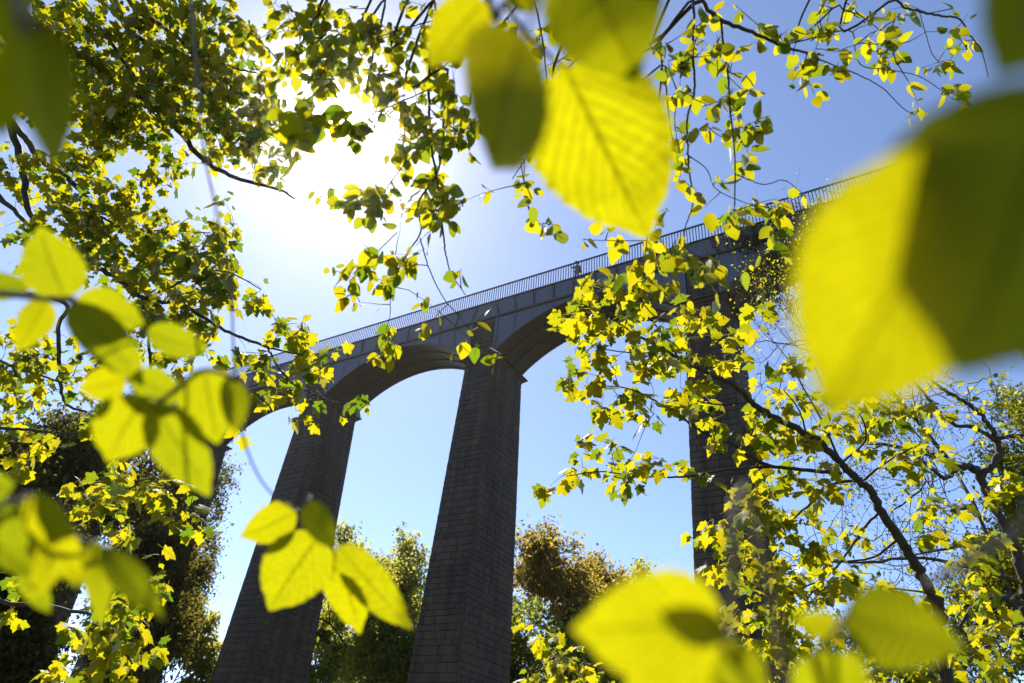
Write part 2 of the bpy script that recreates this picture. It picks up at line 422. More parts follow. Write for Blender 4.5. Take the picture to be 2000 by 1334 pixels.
pier_obj = {}
stones = []                                    # (pier, matrix, variant, projected size)
for i in PIERS:
    mb = MB()
    cx = i * S
    inset = 0.03
    lo = [(cx - PW / 2 - TX * ZC + inset, -TY * ZC + inset, -0.6), (cx + PW / 2 + TX * ZC - inset, -TY * ZC + inset, -0.6),
          (cx + PW / 2 + TX * ZC - inset, PD + TY * ZC - inset, -0.6), (cx - PW / 2 - TX * ZC + inset, PD + TY * ZC - inset, -0.6)]
    hi = [(cx - PW / 2 + inset, inset, ZC), (cx + PW / 2 - inset, inset, ZC), (cx + PW / 2 - inset, PD - inset, ZC), (cx - PW / 2 + inset, PD - inset, ZC)]
    mb.hexa(lo + hi)
    # the narrower block of masonry between the iron arches
    mb.box((cx - 0.98, 0.05, ZC + 0.40), (cx + 0.98, W_TR - 0.05, Z_BOT - 0.002))
    pier_obj[i] = mb.build('pier', M_MORTAR, aq)
    if i < -1 or i > 4: faces = ('front', 'right')
    else: faces = ('front', 'right', 'left', 'back')
    for face in faces:
        a0, a1, dep = pier_face(i, face)
        z = 0.0
        row = 0
        rs = random.Random(1000 * i + hash(face) % 97 if False else i * 31 + len(face) * 7)
        while z < ZC - 0.05:
            h = rs.choice((0.30, 0.34, 0.38, 0.44, 0.5))
            if z + h > ZC - 0.2: h = ZC - z
            zm = z + h / 2
            x0, x1, dd = a0(zm), a1(zm), dep(zm)
            Wd = x1 - x0
            xs = [x0]
            x = x0 + (rs.uniform(0.35, 0.6) if row % 2 else rs.uniform(0.75, 1.15))
            while x < x1 - 0.35:
                xs.append(x); x += rs.uniform(0.55, 1.25)
            xs.append(x1)
            for q in range(len(xs) - 1):
                w = xs[q + 1] - xs[q] - 0.022; hh = h - 0.02
                xm = (xs[q] + xs[q + 1]) / 2
                lean = TY if face in ('front', 'back') else TX
                if face == 'front': ex, ez, P = (1, 0, 0), unit((0, lean, 1)), (xm, dd + 0.03, zm)
                elif face == 'back': ex, ez, P = (-1, 0, 0), unit((0, -lean, 1)), (xm, dd - 0.03, zm)
                elif face == 'right': ex, ez, P = (0, 1, 0), unit((-lean, 0, 1)), (dd - 0.03, xm, zm)
                else: ex, ez, P = (0, -1, 0), unit((lean, 0, 1)), (dd + 0.03, xm, zm)
                ex = np.array(ex, float); ey = np.cross(ez, ex)
                k = rs.randrange(8)
                M = np.eye(4); M[:3, 0] = ex * w; M[:3, 1] = ey; M[:3, 2] = ez * hh; M[:3, 3] = P
                stones.append((i, M, k, face, w * hh))
            z += h; row += 1
    # the masonry block above the cornice
    z = ZC + 0.42
    while z < Z_BOT - 0.1:
        h = 0.40 if z + 0.6 < Z_BOT else Z_BOT - z - 0.01
        for (xa, xb) in ((-0.98, -0.2), (-0.2, 0.98)) if int(z * 10) % 2 else ((-0.98, 0.3), (0.3, 0.98)):
            M = np.eye(4); M[:3, 0] = np.array((xb - xa - 0.02, 0, 0)); M[:3, 2] = np.array((0, 0, h - 0.02)); M[:3, 3] = (cx + (xa + xb) / 2, 0.05, z + h / 2)
            stones.append((i, M, random.randrange(8), 'front', (xb - xa) * h))
        z += h
    # the cornice: three stepped slabs round the pier head
    cmb = MB()
    for (za, zb, o) in ((0.0, 0.16, 0.10), (0.16, 0.34, 0.24), (0.34, 0.46, 0.36)):
        if zb > 0.45:
            cmb.hexa([(cx - PW / 2 - o, -o, ZC + za), (cx + PW / 2 + o, -o, ZC + za), (cx + PW / 2 + o, PD + o, ZC + za), (cx - PW / 2 - o, PD + o, ZC + za),
                      (cx - PW / 2 - o + .05, -o + .05, ZC + zb), (cx + PW / 2 + o - .05, -o + .05, ZC + zb), (cx + PW / 2 + o - .05, PD + o - .05, ZC + zb), (cx - PW / 2 - o + .05, PD + o - .05, ZC + zb)], 0.45)
        else:
            cmb.hexa([(cx - PW / 2 - o + .07, -o + .07, ZC + za), (cx + PW / 2 + o - .07, -o + .07, ZC + za), (cx + PW / 2 + o - .07, PD + o - .07, ZC + za), (cx - PW / 2 - o + .07, PD + o - .07, ZC + za),
                      (cx - PW / 2 - o, -o, ZC + zb - .002), (cx + PW / 2 + o, -o, ZC + zb - .002), (cx + PW / 2 + o, PD + o, ZC + zb - .002), (cx - PW / 2 - o, PD + o, ZC + zb - .002)], 0.55)
    cmb.build('cornice', M_STONE, pier_obj[i])

# the 300 blocks that show largest are objects, the rest is one joined part per pier
cent = np.array([m[1][:3, 3] for m in stones])
px, py, pz = proj(cent)
score = []
for j, (i, M, k, face, area) in enumerate(stones):
    vis = 5 < px[j] < 1995 and 5 < py[j] < 1330 and pz[j] > 0 and face in ('front', 'right') and i in (1, 2, 3)
    nrmv = -M[:3, 1]
    cosv = float(unit(C - cent[j]) @ nrmv)
    if i == 3 and px[j] > 1465: vis = False
    score.append(area * max(cosv, 0) / pz[j] ** 2 if vis else 0)
order = np.argsort(-np.array(score))
solo = set(int(j) for j in order[:296] if score[j] > 0)
rest = {}
for j, (i, M, k, face, area) in enumerate(stones):
    me, uvv, uf, tint = UNIT_MESH[k]
    if j in solo:
        o = bpy.data.objects.new('stone_block', me)
        COL.objects.link(o)
        o.parent = pier_obj[i]
        o.matrix_basis = Matrix(M.tolist())
    else:
        w4 = uvv @ M[:3, :3].T + M[:3, 3]
        rest.setdefault(i, MB()).add(w4, uf, tint)
for i, mb in rest.items():
    mb.build('stonework', M_STONE, pier_obj[i], kind='stuff')

# iron spandrels, arch ribs and soffit of every span
NA = 22
for i in list(PIERS)[:-1]:
    x0 = i * S; xm = x0 + S / 2
    us = np.linspace(-HALF, HALF, NA + 1)
    # plates between the arch and the trough, split at radial seams
    for ysgn, y0, y1 in ((1, 0.0, 0.05), (-1, W_TR - 0.05, W_TR)):
        cuts = [-HALF - 0.12, -5.6, -4.1, -2.5, -0.8, 0.8, 2.5, 4.1, 5.6, HALF + 0.12]
        for a, b in zip(cuts[:-1], cuts[1:]):
            m = 6
            top_a = a * 0.965 if abs(a) < HALF else a; top_b = b * 0.965 if abs(b) < HALF else b
            g_ = 0.012
            low = [(u, arch_z(min(max(u, -HALF), HALF)) - 0.0) for u in np.linspace(a + g_, b - g_, m)]
            hi = [(u, Z_BOT - 0.06) for u in np.linspace(top_a + g_, top_b - g_, m)]
            mb = MB()
            vs = []
            for (u, z_), (u2, z2) in zip(low, hi):
                vs += [(xm + u, y0, z_), (xm + u, y1, z_), (xm + u2, y1, z2), (xm + u2, y0, z2)]
            fs = []
            for q in range(m - 1):
                A, B = q * 4, q * 4 + 4
                fs += [(A, B, B + 3, A + 3), (A + 1, A + 2, B + 2, B + 1), (A, A + 1, B + 1, B), (A + 3, B + 3, B + 2, A + 2)]
            fs += [(0, 3, 2, 1), (4 * m - 4, 4 * m - 3, 4 * m - 2, 4 * m - 1)]
            mb.add(vs, fs)
            mb.build('spandrel_plate', M_IRON, aq)
        # raised flanges over the seams
        if ysgn > 0:
            for c in cuts[1:-1]:
                fl = MB()
                c2 = c * 0.965
                fl.hexa([(xm + c - .045, -.045, arch_z(c)), (xm + c + .045, -.045, arch_z(c)), (xm + c + .045, -.003, arch_z(c)), (xm + c - .045, -.003, arch_z(c)),
                         (xm + c2 - .045, -.045, Z_BOT - .07), (xm + c2 + .045, -.045, Z_BOT - .07), (xm + c2 + .045, -.003, Z_BOT - .07), (xm + c2 - .045, -.003, Z_BOT - .07)])
                fl.build('spandrel_flange', M_IRON, aq)
            for sx in (-1, 1):
                fl = MB()
                xx = xm + sx * (HALF + 0.04)
                fl.box((xx - .08, -.07, Z_SPR - .02), (xx + .08, -.003, Z_BOT - .07))
                fl.build('spandrel_flange', M_IRON, aq)
    # four arch ribs under the trough and the curved soffit plates between them
    for yc in (0.06, 1.25, 2.45, W_TR - 0.06):
        rb = MB()
        vs, fs = [], []
        for u in us:
            z_ = arch_z(u); nx, nz_ = u / RAD, (z_ - (Z_CROWN - RAD)) / RAD
            for (dy, dr) in ((-.11, -.025), (.11, -.025), (.11, .05), (-.11, .05)):
                vs.append((xm + u + nx * dr, yc + dy, z_ + nz_ * dr))
        for q in range(NA):
            A, B = q * 4, q * 4 + 4
            fs += [(A, A + 1, B + 1, B), (A + 1, A + 2, B + 2, B + 1), (A + 2, A + 3, B + 3, B + 2), (A + 3, A, B, B + 3)]
        fs += [(0, 3, 2, 1), (4 * NA, 4 * NA + 1, 4 * NA + 2, 4 * NA + 3)]
        rb.add(vs, fs)
        rb.build('arch_rib', M_IRON_DARK, aq)
    segs = [-HALF, -4.2, -1.4, 1.4, 4.2, HALF]
    for (ya, yb) in ((0.175, 1.135), (1.365, 2.335), (2.565, W_TR - 0.175)):
        for a, b in zip(segs[:-1], segs[1:]):
            sp = MB(); vs, fs = [], []
            for u in np.linspace(a + .02, b - .02, 7):
                z_ = arch_z(u) + 0.04
                vs += [(xm + u, ya, z_), (xm + u, yb, z_), (xm + u, yb, z_ + .03), (xm + u, ya, z_ + .03)]
            for q in range(6):
                A, B = q * 4, q * 4 + 4
                fs += [(A, A + 1, B + 1, B), (A + 1, A + 2, B + 2, B + 1), (A + 2, A + 3, B + 3, B + 2), (A + 3, A, B, B + 3)]
            fs += [(0, 3, 2, 1), (24, 25, 26, 27)]
            sp.add(vs, fs)
            sp.build('soffit_plate', M_IRON_DARK, aq)
    # springing shoes against the pier
    for sx in (-1, 1):
        xx = xm + sx * (HALF + 0.05)
        for yc in (0.30, 1.25, 2.45, W_TR - 0.30):
            sh = MB(); sh.box((xx - .14, yc - .17, Z_SPR - .13), (xx + .14, yc + .17, Z_SPR + .75))
            sh.build('springing_shoe', M_IRON_DARK, aq)

# the trough: bottom flange, flared side plates, seams with bolts, rim
XL, XR = list(PIERS)[0] * S - 3, list(PIERS)[-1] * S + 3
PLW = S / 10
def seam_dx(k):
    r = k % 10
    t = {0: -1, 9: 1}.get(r)
    # seams lean away from the pier, less with every plate
    near = min(r, 9 - r)
    sgn = 1 if r < 5 else -1
    return sgn * (0.42, 0.26, 0.12, 0.04, 0.0)[near]
kmin, kmax = int(list(PIERS)[0] * 10), int(list(PIERS)[-1] * 10)
def seam_x(k): return (k + 0.5) * PLW
for ya, yb, front in ((0.0, 0.04, True), (W_TR - 0.04, W_TR, False)):
    bolts = MB()
    for k in range(kmin, kmax):
        xa, xb = seam_x(k), seam_x(k + 1)
        da, db = seam_dx(k), seam_dx(k + 1)
        g_ = 0.012
        y_ = ya + random.uniform(0, 0.008)
        mb = MB()
        mb.hexa([(xa + da + g_, y_, Z_BOT + .10), (xb + db - g_, y_, Z_BOT + .10), (xb + db - g_, yb, Z_BOT + .10), (xa + da + g_, yb, Z_BOT + .10),
                 (xa + g_, y_, Z_TOP - .05), (xb - g_, y_, Z_TOP - .05), (xb - g_, yb, Z_TOP - .05), (xa + g_, yb, Z_TOP - .05)])
        mb.build('trough_plate', M_IRON, aq)
        if front:
            w = .05; fl = MB()
            fl.hexa([(xa + da - w, -.05, Z_BOT + .10), (xa + da + w, -.05, Z_BOT + .10), (xa + da + w, -.003, Z_BOT + .10), (xa + da - w, -.003, Z_BOT + .10),
                     (xa - w, -.05, Z_TOP - .05), (xa + w, -.05, Z_TOP - .05), (xa + w, -.003, Z_TOP - .05), (xa - w, -.003, Z_TOP - .05)])
            fl.build('seam_flange', M_IRON_DARK, aq)
            for q in range(8):
                t_ = (q + .5) / 8
                bx = xa + da * (1 - t_); bz = Z_BOT + .10 + t_ * (Z_TOP - Z_BOT - .15)
                for dx in (-.095, .095):
                    bolts.box((bx + dx - .03, -.03, bz - .03), (bx + dx + .03, -.003, bz + .03))
    if front: bolts.build('bolt', M_IRON_DARK, aq, kind='stuff')
mb = MB(); mb.box((XL, -.13, Z_BOT - .06), (XR, W_TR + .13, Z_BOT + .09)); mb.build('bottom_flange', M_IRON_DARK, aq)
mb = MB(); mb.box((XL, -.10, Z_TOP - .045), (XR, .12, Z_TOP + .03)); mb.build('trough_rim', M_IRON_DARK, aq)
mb = MB(); mb.box((XL, W_TR - .12, Z_TOP - .045), (XR, W_TR + .10, Z_TOP + .03)); mb.build('trough_rim', M_IRON_DARK, aq)
mb = MB(); mb.box((XL, .125, Z_TOP - .12), (XR, 1.35, Z_TOP)); mb.build('towpath', plain('towpath_gravel', (0.22, 0.19, 0.15)), aq)
wm, wt_, wout = newmat('canal_water')
wb = wt_.nodes.new('ShaderNodeBsdfPrincipled'); wb.inputs['Base Color'].default_value = (0.03, 0.04, 0.03, 1); wb.inputs['Roughness'].default_value = 0.08
wt_.links.new(wb.outputs[0], wout.inputs['Surface'])
mb = MB(); mb.box((XL, 1.352, Z_TOP - .5), (XR, W_TR - .125, Z_TOP - .3)); mb.build('canal_water', wm, aq)
# railing
rail = MB()
rail.box((XL, -.05, Z_RAIL - .05), (XR, .05, Z_RAIL + .04))
railing = rail.build('railing', M_RAIL, aq)
bar_me = None
BS = PLW / 8
bars = []
x = XL + .1
while x < XR:
    bars.append(x); x += BS
bx = np.array(bars)
ppx, ppy, ppz = proj(np.stack([bx, bx * 0, bx * 0 + Z_RAIL - .6], 1))
vis = [(ppz[j], j) for j in range(len(bx)) if 430 < ppx[j] < 1700]
vis.sort()
keep = set(j for _, j in vis[:290])
restb = MB()
def bar_geo(mb, x, y=0.0):
    mb.box((x - .026, y - .02, Z_TOP + .032), (x + .026, y + .02, Z_RAIL - .052))
for j, x in enumerate(bars):
    if j in keep:
        if bar_me is None:
            m0 = MB(); m0.box((-.026, -.02, Z_TOP + .032), (.026, .02, Z_RAIL - .052))
            o = m0.build('baluster', M_RAIL, railing); bar_me = o.data
        else:
            o = bpy.data.objects.new('baluster', bar_me); COL.objects.link(o); o.parent = railing
        o.location = (x, 0, 0)
    else:
        bar_geo(restb, x)
restb.build('balustrade', M_RAIL, railing, kind='stuff')

# ------------------------------------------------------------------ the person on the towpath
def skin_fig(name, joints, edges, radii, mat, parent, sub=1):
    me = bpy.data.meshes.new(name)
    me.from_pydata([tuple(j) for j in joints], edges, [])
    o = link(name, me, parent, None, np.array(parent.location))
    me.materials.append(mat)
    sk = o.modifiers.new('skin', 'SKIN')
    for v, r in zip(me.skin_vertices[0].data, radii):
        v.radius = (r, r) if not isinstance(r, tuple) else r
    me.skin_vertices[0].data[0].use_root = True
    ss = o.modifiers.new('sub', 'SUBSURF'); ss.levels = sub; ss.render_levels = sub
    sk.use_smooth_shade = True
    return o
pers = empty('person', (39.55, 0.42, Z_TOP + 0.001), 'small person in dark brimmed hat, bluish top and khaki trousers at the railing', 'person')
M_SKIN = plain('skin', (0.45, 0.28, 0.2), 0.6, 0.1); M_TOP = plain('blue_grey_shirt', (0.10, 0.11, 0.16), 0.9, 0.5, 25)
M_TROU = plain('khaki_trousers', (0.28, 0.24, 0.18), 0.9, 0.15); M_HAT = plain('dark_hat', (0.03, 0.028, 0.03), 0.8, 0.2); M_BAG = plain('dark_bag', (0.035, 0.035, 0.06), 0.7, 0.2)
# body: root pelvis, spine, neck, head, legs, arms (one continuous surface)
J = [(0, 0, .93), (0, 0, 1.12), (0, -.02, 1.34), (0, -.03, 1.46), (0, -.05, 1.58), (0, -.06, 1.67),
     (-.10, 0, .88), (-.11, -.03, .50), (-.12, .02, .09), (-.13, -.12, .04),
     (.10, 0, .88), (.12, -.05, .50), (.14, .0, .09), (.15, -.14, .04),
     (-.19, -.02, 1.38), (-.37, -.12, 1.28), (-.36, -.36, 1.36), (-.36, -.42, 1.40),
     (.19, -.02, 1.38), (.29, .02, 1.12), (.22, -.18, .96), (.20, -.24, .93)]
Ed = [(0, 1), (1, 2), (2, 3), (3, 4), (4, 5), (0, 6), (6, 7), (7, 8), (8, 9), (0, 10), (10, 11), (11, 12), (12, 13),
      (2, 14), (14, 15), (15, 16), (16, 17), (2, 18), (18, 19), (19, 20), (20, 21)]
Rr = [.15, .14, .16, .06, .095, .08, .095, .065, .045, .04, .095, .065, .045, .04, .07, .045, .032, .035, .07, .045, .032, .035]
skin_fig('body', J, Ed, Rr, M_SKIN, pers)
skin_fig('shirt', [J[k] for k in (1, 0, 2, 14, 15, 18, 19)] + [(0, 0, .84)], [(0, 1), (0, 2), (2, 3), (3, 4), (2, 5), (5, 6), (1, 7)], [.165, .175, .18, .085, .06, .085, .06, .18], M_TOP, pers)
skin_fig('trousers', [J[k] for k in (0, 6, 7, 8, 10, 11, 12)], [(0, 1), (1, 2), (2, 3), (0, 4), (4, 5), (5, 6)], [.16, .11, .085, .075, .11, .085, .075], M_TROU, pers)
hat = MB()
ang = np.arange(14) * 2 * math.pi / 14
hc = np.array(pers.location) + np.array((0, -.055, 1.72))
rings = [(0.19, -.015), (0.185, .005), (0.105, .01), (0.10, .09), (0.055, .115)]
vs = [hc + np.array((r * math.cos(a), r * math.sin(a), z_)) for r, z_ in rings for a in ang]
fs = [(q * 14 + k, q * 14 + (k + 1) % 14, (q + 1) * 14 + (k + 1) % 14, (q + 1) * 14 + k) for q in range(4) for k in range(14)] + [tuple(range(13, -1, -1)), tuple(range(56, 70))]
hat.add(vs, fs); hat.build('hat', M_HAT, pers, smooth=True)
bagm = MB()
bp_ = np.array(pers.location)
bagm.hexa([bp_ + np.array(q) for q in ((.22, -.12, .72), (.40, -.12, .74), (.40, .04, .74), (.22, .04, .72), (.20, -.10, 1.02), (.36, -.10, 1.04), (.36, .02, 1.04), (.20, .02, 1.02))])
bagm.tube([bp_ + np.array(q) for q in ((.28, -.04, 1.0), (.16, -.17, 1.25), (-.06, -.14, 1.44), (-.08, .05, 1.45), (.2, .12, 1.2), (.3, 0, 1.0))], .012, 5)
bagm.build('shoulder_bag', M_BAG, pers)

# ------------------------------------------------------------------ leaves
def hw_ovate(t, w):
    return 0.5 * w * (np.sin(math.pi * np.clip(t, 0, 1) ** 0.80) ** 0.75) * (1 - 0.25 * t) * 1.12
def ovate_small(k):
    r = random.Random(50 + k)
    w = r.uniform(0.58, 0.76); curl = r.uniform(0.05, 0.22); fold = r.uniform(0.05, 0.25); side = r.uniform(-.08, .08)
    ts = [0, .1, .25, .42, .58, .72, .84, .92, 1.0]
    v, f = [], []
    for t in ts:
        h = float(hw_ovate(np.array(t), w)) * (1 + 0.06 * r.uniform(-1, 1))
        if t in (0, 1.0): h = 0.004
        x = side * math.sin(t * 3)
        zc_ = -curl * t * t
        v += [(x - h, t, zc_ + fold * h), (x, t, zc_), (x + h, t, zc_ + fold * h)]
    for q in range(len(ts) - 1):
        a = q * 3
        f += [(a, a + 1, a + 4, a + 3), (a + 1, a + 2, a + 5, a + 4)]
    b = len(v)
    v += [(-.008, -.22, .02), (.008, -.22, .02), (.008, 0, 0), (-.008, 0, 0)]
    f.append((b, b + 1, b + 2, b + 3))
    return np.array(v), f
def maple_small(k):
    r = random.Random(150 + k)
    half = [(0.09, -.05), (0.27, -.06), (0.42, 0.0), (0.37, 0.09), (0.31, 0.16), (0.44, 0.24), (0.60, 0.42), (0.48, 0.47), (0.40, 0.56), (0.25, 0.49), (0.28, 0.65), (0.20, 0.76), (0.12, 0.87), (0.0, 1.02)]
    jit = lambda p: (p[0] * r.uniform(.9, 1.08), p[1] + r.uniform(-.025, .025))
    rt = [jit(p) for p in half[:-1]]; lf_ = [(-x, y) for x, y in [jit(p) for p in half[:-1]]]
    outl = [(0, 0)] + rt + [(r.uniform(-.04, .04), 1.02)] + lf_[::-1]
    droop = r.uniform(0.1, 0.5); cup = r.uniform(-.25, .3)
    P = [(0, 0.32)] + outl
    v = []
    for x, y in P:
        d2 = x * x + (y - .3) ** 2
        v.append((x, y, -droop * d2 + cup * abs(x) * 0.6))
    m = len(outl)
    f = [(0, 1 + q, 1 + (q + 1) % m) for q in range(m)]
    b = len(v)
    v += [(-.008, -.55, .05), (.008, -.55, .05), (.008, 0, 0), (-.008, 0, 0)]
    f.append((b, b + 1, b + 2, b + 3))
    return np.array(v), f
def simple_leaf():
    return np.array([(0, 0, 0), (.3, .45, .06), (0, 1, -.1), (-.3, .45, .06)]), [(0, 1, 2, 3)]
def variants(fn, name, mat, n):
    out = []
    for k in range(n):
        v, f = fn(k)
        tint = (k + 0.5) / n
        me = bpy.data.meshes.new(name); me.from_pydata(v.tolist(), [], f)
        a = me.attributes.new('tint', 'FLOAT', 'POINT'); a.data.foreach_set('value', [tint] * len(v))
        me.polygons.foreach_set('use_smooth', [True] * len(f))
        me.materials.append(mat); me.update()
        out.append((me, v, f, tint))
    return out
V_OV = variants(ovate_small, 'leaf', M_LEAF, 8)
V_MA = variants(maple_small, 'leaf', M_MAPLE, 8)

def frame(pos, tipdir, normal, size):
    y = unit(tipdir)
    n = normal - y * (normal @ y); n = unit(n)
    x = np.cross(y, n)
    M = np.eye(4)
    M[:3, 0], M[:3, 1], M[:3, 2], M[:3, 3] = x * size, y * size, n * size, pos
    return M
def mass_mesh(name, mats, var, idx, mat, parent, tints=None, smooth=True):
    """many leaves joined into one mesh"""
    V, loops, starts, tot_, T = [], [], [], [], []
    off = 0
    mats = np.asarray(mats); idx = np.asarray(idx)
    vo, lo_, ls, lt = [], [], [], []
    base = 0
    for k in range(len(var)):
        sel = np.where(idx == k)[0]
        if len(sel) == 0: continue
        _, v, f, tint = var[k]
        A = mats[sel]
        W = np.einsum('nij,vj->nvi', A[:, :3, :3], v) + A[:, None, :3, 3]
        nv = len(v)
        V.append(W.reshape(-1, 3))
        fl = np.array([q for t in f for q in t]); sizes = np.array([len(t) for t in f])
        o = base + np.arange(len(sel)) * nv
        lo_.append((fl[None, :] + o[:, None]).ravel())
        lt.append(np.tile(sizes, len(sel)))
        tt = np.full(len(sel), tint) if tints is None else np.asarray(tints)[sel]
        T.append(np.repeat(tt, nv))
        base += nv * len(sel)
    if not V: return None
    V = np.concatenate(V); lo_ = np.concatenate(lo_); lt = np.concatenate(lt); T = np.concatenate(T)
    ls = np.concatenate([[0], np.cumsum(lt)[:-1]])
    me = bpy.data.meshes.new(name)
    me.vertices.add(len(V)); me.vertices.foreach_set('co', V.ravel())
    me.loops.add(len(lo_)); me.loops.foreach_set('vertex_index', lo_.astype(np.int32))
    me.polygons.add(len(lt)); me.polygons.foreach_set('loop_start', ls.astype(np.int32))
    try: me.polygons.foreach_set('loop_total', lt.astype(np.int32))
    except Exception: pass
    if smooth: me.polygons.foreach_set('use_smooth', np.ones(len(lt), bool))
    me.update(calc_edges=True); me.validate()
    a = me.attributes.new('tint', 'FLOAT', 'POINT'); a.data.foreach_set('value', T)
    me.materials.append(mat)
    return link(name, me, parent, 'stuff')

def leafy_tree(root, polylines, clusters, kind, var, mat, leaf_size, per_tip, spread, dz, twig_r=0.0016, extra=[]):
    """trunk limbs traced as polylines, twigs grown from the nearest limb to every leaf cluster, leaves round the twig ends"""
    nodes, nrad = [], []
    for pts, rad in polylines:
        mb = MB()
        sp = spline(pts, 7)
        rr = np.interp(np.linspace(0, 1, len(sp)), np.linspace(0, 1, len(rad)), rad)
        sp[1:-1] += rng.normal(0, 1, (len(sp) - 2, 3)) * rr[1:-1, None] * 0.25
        mb.tube(sp, rr, 8)
        mb.build('branch', M_BARK, root, smooth=True)
        x_, y_, z_ = proj(sp)
        for k in range(len(sp)):
            if -150 < x_[k] < 2150 and -200 < y_[k] < 1500 and z_[k] > 0.5:
                nodes.append(sp[k]); nrad.append(rr[k])
    nodes = np.array(nodes); nn = len(nodes)
    buf = np.zeros((nn + 40000, 3)); buf[:nn] = nodes
    tips = []
    for (cx, cy_, rx, ry, cov, d) in clusters:
        Lp = leaf_size / d * FPX
        cnt = cov * math.pi * rx * ry / (0.30 * Lp * Lp) / per_tip
        cnt = int(cnt) + (random.random() < cnt % 1)
        for _ in range(max(cnt, 1)):
            a = random.uniform(0, 2 * math.pi); q = math.sqrt(random.random())
            tips.append(at(cx + rx * q * math.cos(a), cy_ + ry * q * math.sin(a), d + random.gauss(0, dz)))
    tips += extra
    tips = np.array(tips)
    d0 = np.array([np.min(np.sum((nodes - t) ** 2, 1)) for t in tips])
    tw = MB()
    mats, idx = [], []
    n_reg = len(tips) - len(extra)
    for j in np.argsort(d0):
        t = tips[j]
        dd = np.sum((buf[:nn] - t) ** 2, 1)
        k = int(np.argmin(dd)); b = buf[k]
        dist = math.sqrt(dd[k])
        m = 3 if dist < 0.35 else 5
        s_ = np.linspace(0, 1, m + 1)[:, None]
        path = b * (1 - s_) + t * s_
        sag = 0.10 * dist * np.sin(s_ * math.pi)
        path = path + sag * UP * (1 if kind == 'maple' else 0.6)
        path[1:-1] += rng.normal(0, 0.035 * dist, (m - 1, 3))
        r0 = min(0.0022 + 0.0035 * dist, 0.006)
        tw.tube(path, np.linspace(r0, twig_r * 0.6, m + 1), 4)
        buf[nn:nn + m] = path[1:]; nn += m
        out = unit(path[-1] - path[-2] + 1e-6)
        npt = max(2, int(round(random.gauss(per_tip, per_tip * 0.25))))
        for q in range(npt):
            sz = leaf_size * random.uniform(0.42, 1.22)
            if kind == 'maple':
                az = 2 * math.pi * (q * 0.382) + random.uniform(-.4, .4)
                hd = np.array([math.cos(az), math.sin(az), random.uniform(-.45, .25)])
                dirn = unit(hd + 0.5 * out)
                pos = t + dirn * sz * 0.5 + rng.normal(0, spread * 0.5, 3) - UP * random.uniform(0, .03)
                tip = unit(dirn + np.array([0, 0, -random.uniform(.1, 1.1)]))
                nrm_ = unit(UP * 0.45 + SD * .65 + rng.normal(0, .42, 3) + dirn * random.uniform(-.1, .5))
            else:
                back = random.uniform(0, min(dist, spread)) if q else 0.0
                sidev = unit(np.cross(out, UP) + rng.normal(0, .25, 3)) * (1 if q % 2 else -1)
                pos = t - out * back + rng.normal(0, .006, 3)
                tip = unit(out * 0.45 + sidev * (0.75 if q else 0.1) + np.array([0, 0, -random.uniform(.15, 1.3)]) + rng.normal(0, .2, 3))
                nrm_ = unit(UP * 0.3 + SD * .5 + rng.normal(0, .55, 3) + F * random.uniform(-.3, .5))
                pos = pos + tip * sz * 0.15
            if in_shaft(pos + tip * sz * .5, j < n_reg): continue
            mats.append(frame(pos, tip, nrm_, sz)); idx.append(random.randrange(len(var)))
    tw.build('twig_spray', M_TWIG, root, kind='stuff')
    mats = np.array(mats); idx = np.array(idx)
    x_, y_, z_ = proj(mats[:, :3, 3])
    inside = (x_ > 0) & (x_ < 2000) & (y_ > 0) & (y_ < 1334) & (z_ > 0)
    size = np.linalg.norm(mats[:, :3, 1], axis=1) / np.maximum(z_, .1) * inside
    vis = np.abs(np.einsum('ni,ni->n', mats[:, :3, 2] / np.linalg.norm(mats[:, :3, 2], axis=1)[:, None], (mats[:, :3, 3] - C) / np.linalg.norm(mats[:, :3, 3] - C, axis=1)[:, None]))
    order = np.argsort(-(size * size * vis))
    top = order[:296]; restl = order[296:]
    loc = np.array(root.location)
    for j in top:
        o = bpy.data.objects.new('leaf', var[idx[j]][0])
        COL.objects.link(o); o.parent = root
        Mj = mats[j].copy(); Mj[:3, 3] -= loc
        o.matrix_basis = Matrix(Mj.tolist())
    if len(restl):
        mass_mesh('foliage', mats[restl], var, idx[restl], mat, root)
    return len(mats)

def P3(pts, d):
    return [at(p[0], p[1], p[2] if len(p) > 2 else d) for p in pts]
def limb(pts, d, w0, w1, root=None):
    q = P3(pts, d)
    r = [w0 / 2 * d / FPX, w1 / 2 * d / FPX]
    if root is not None:
        q = [np.asarray(root, float)] + q
        r = [max(r[0] * 1.1, 0.006), r[0], r[1]]
    return q, r
def trunk_line(base, top, r0, r1, lean=0.15):
    base = np.asarray(base, float); top = np.asarray(top, float)
    m = (base + top) / 2 + np.array([lean, -lean, 0])
    b2 = base.copy(); b2[2] -= 0.3
    return [b2, base * 0.75 + m * 0.25, m, top], [r0 * 1.35, r0, (r0 + r1) / 2, r1]

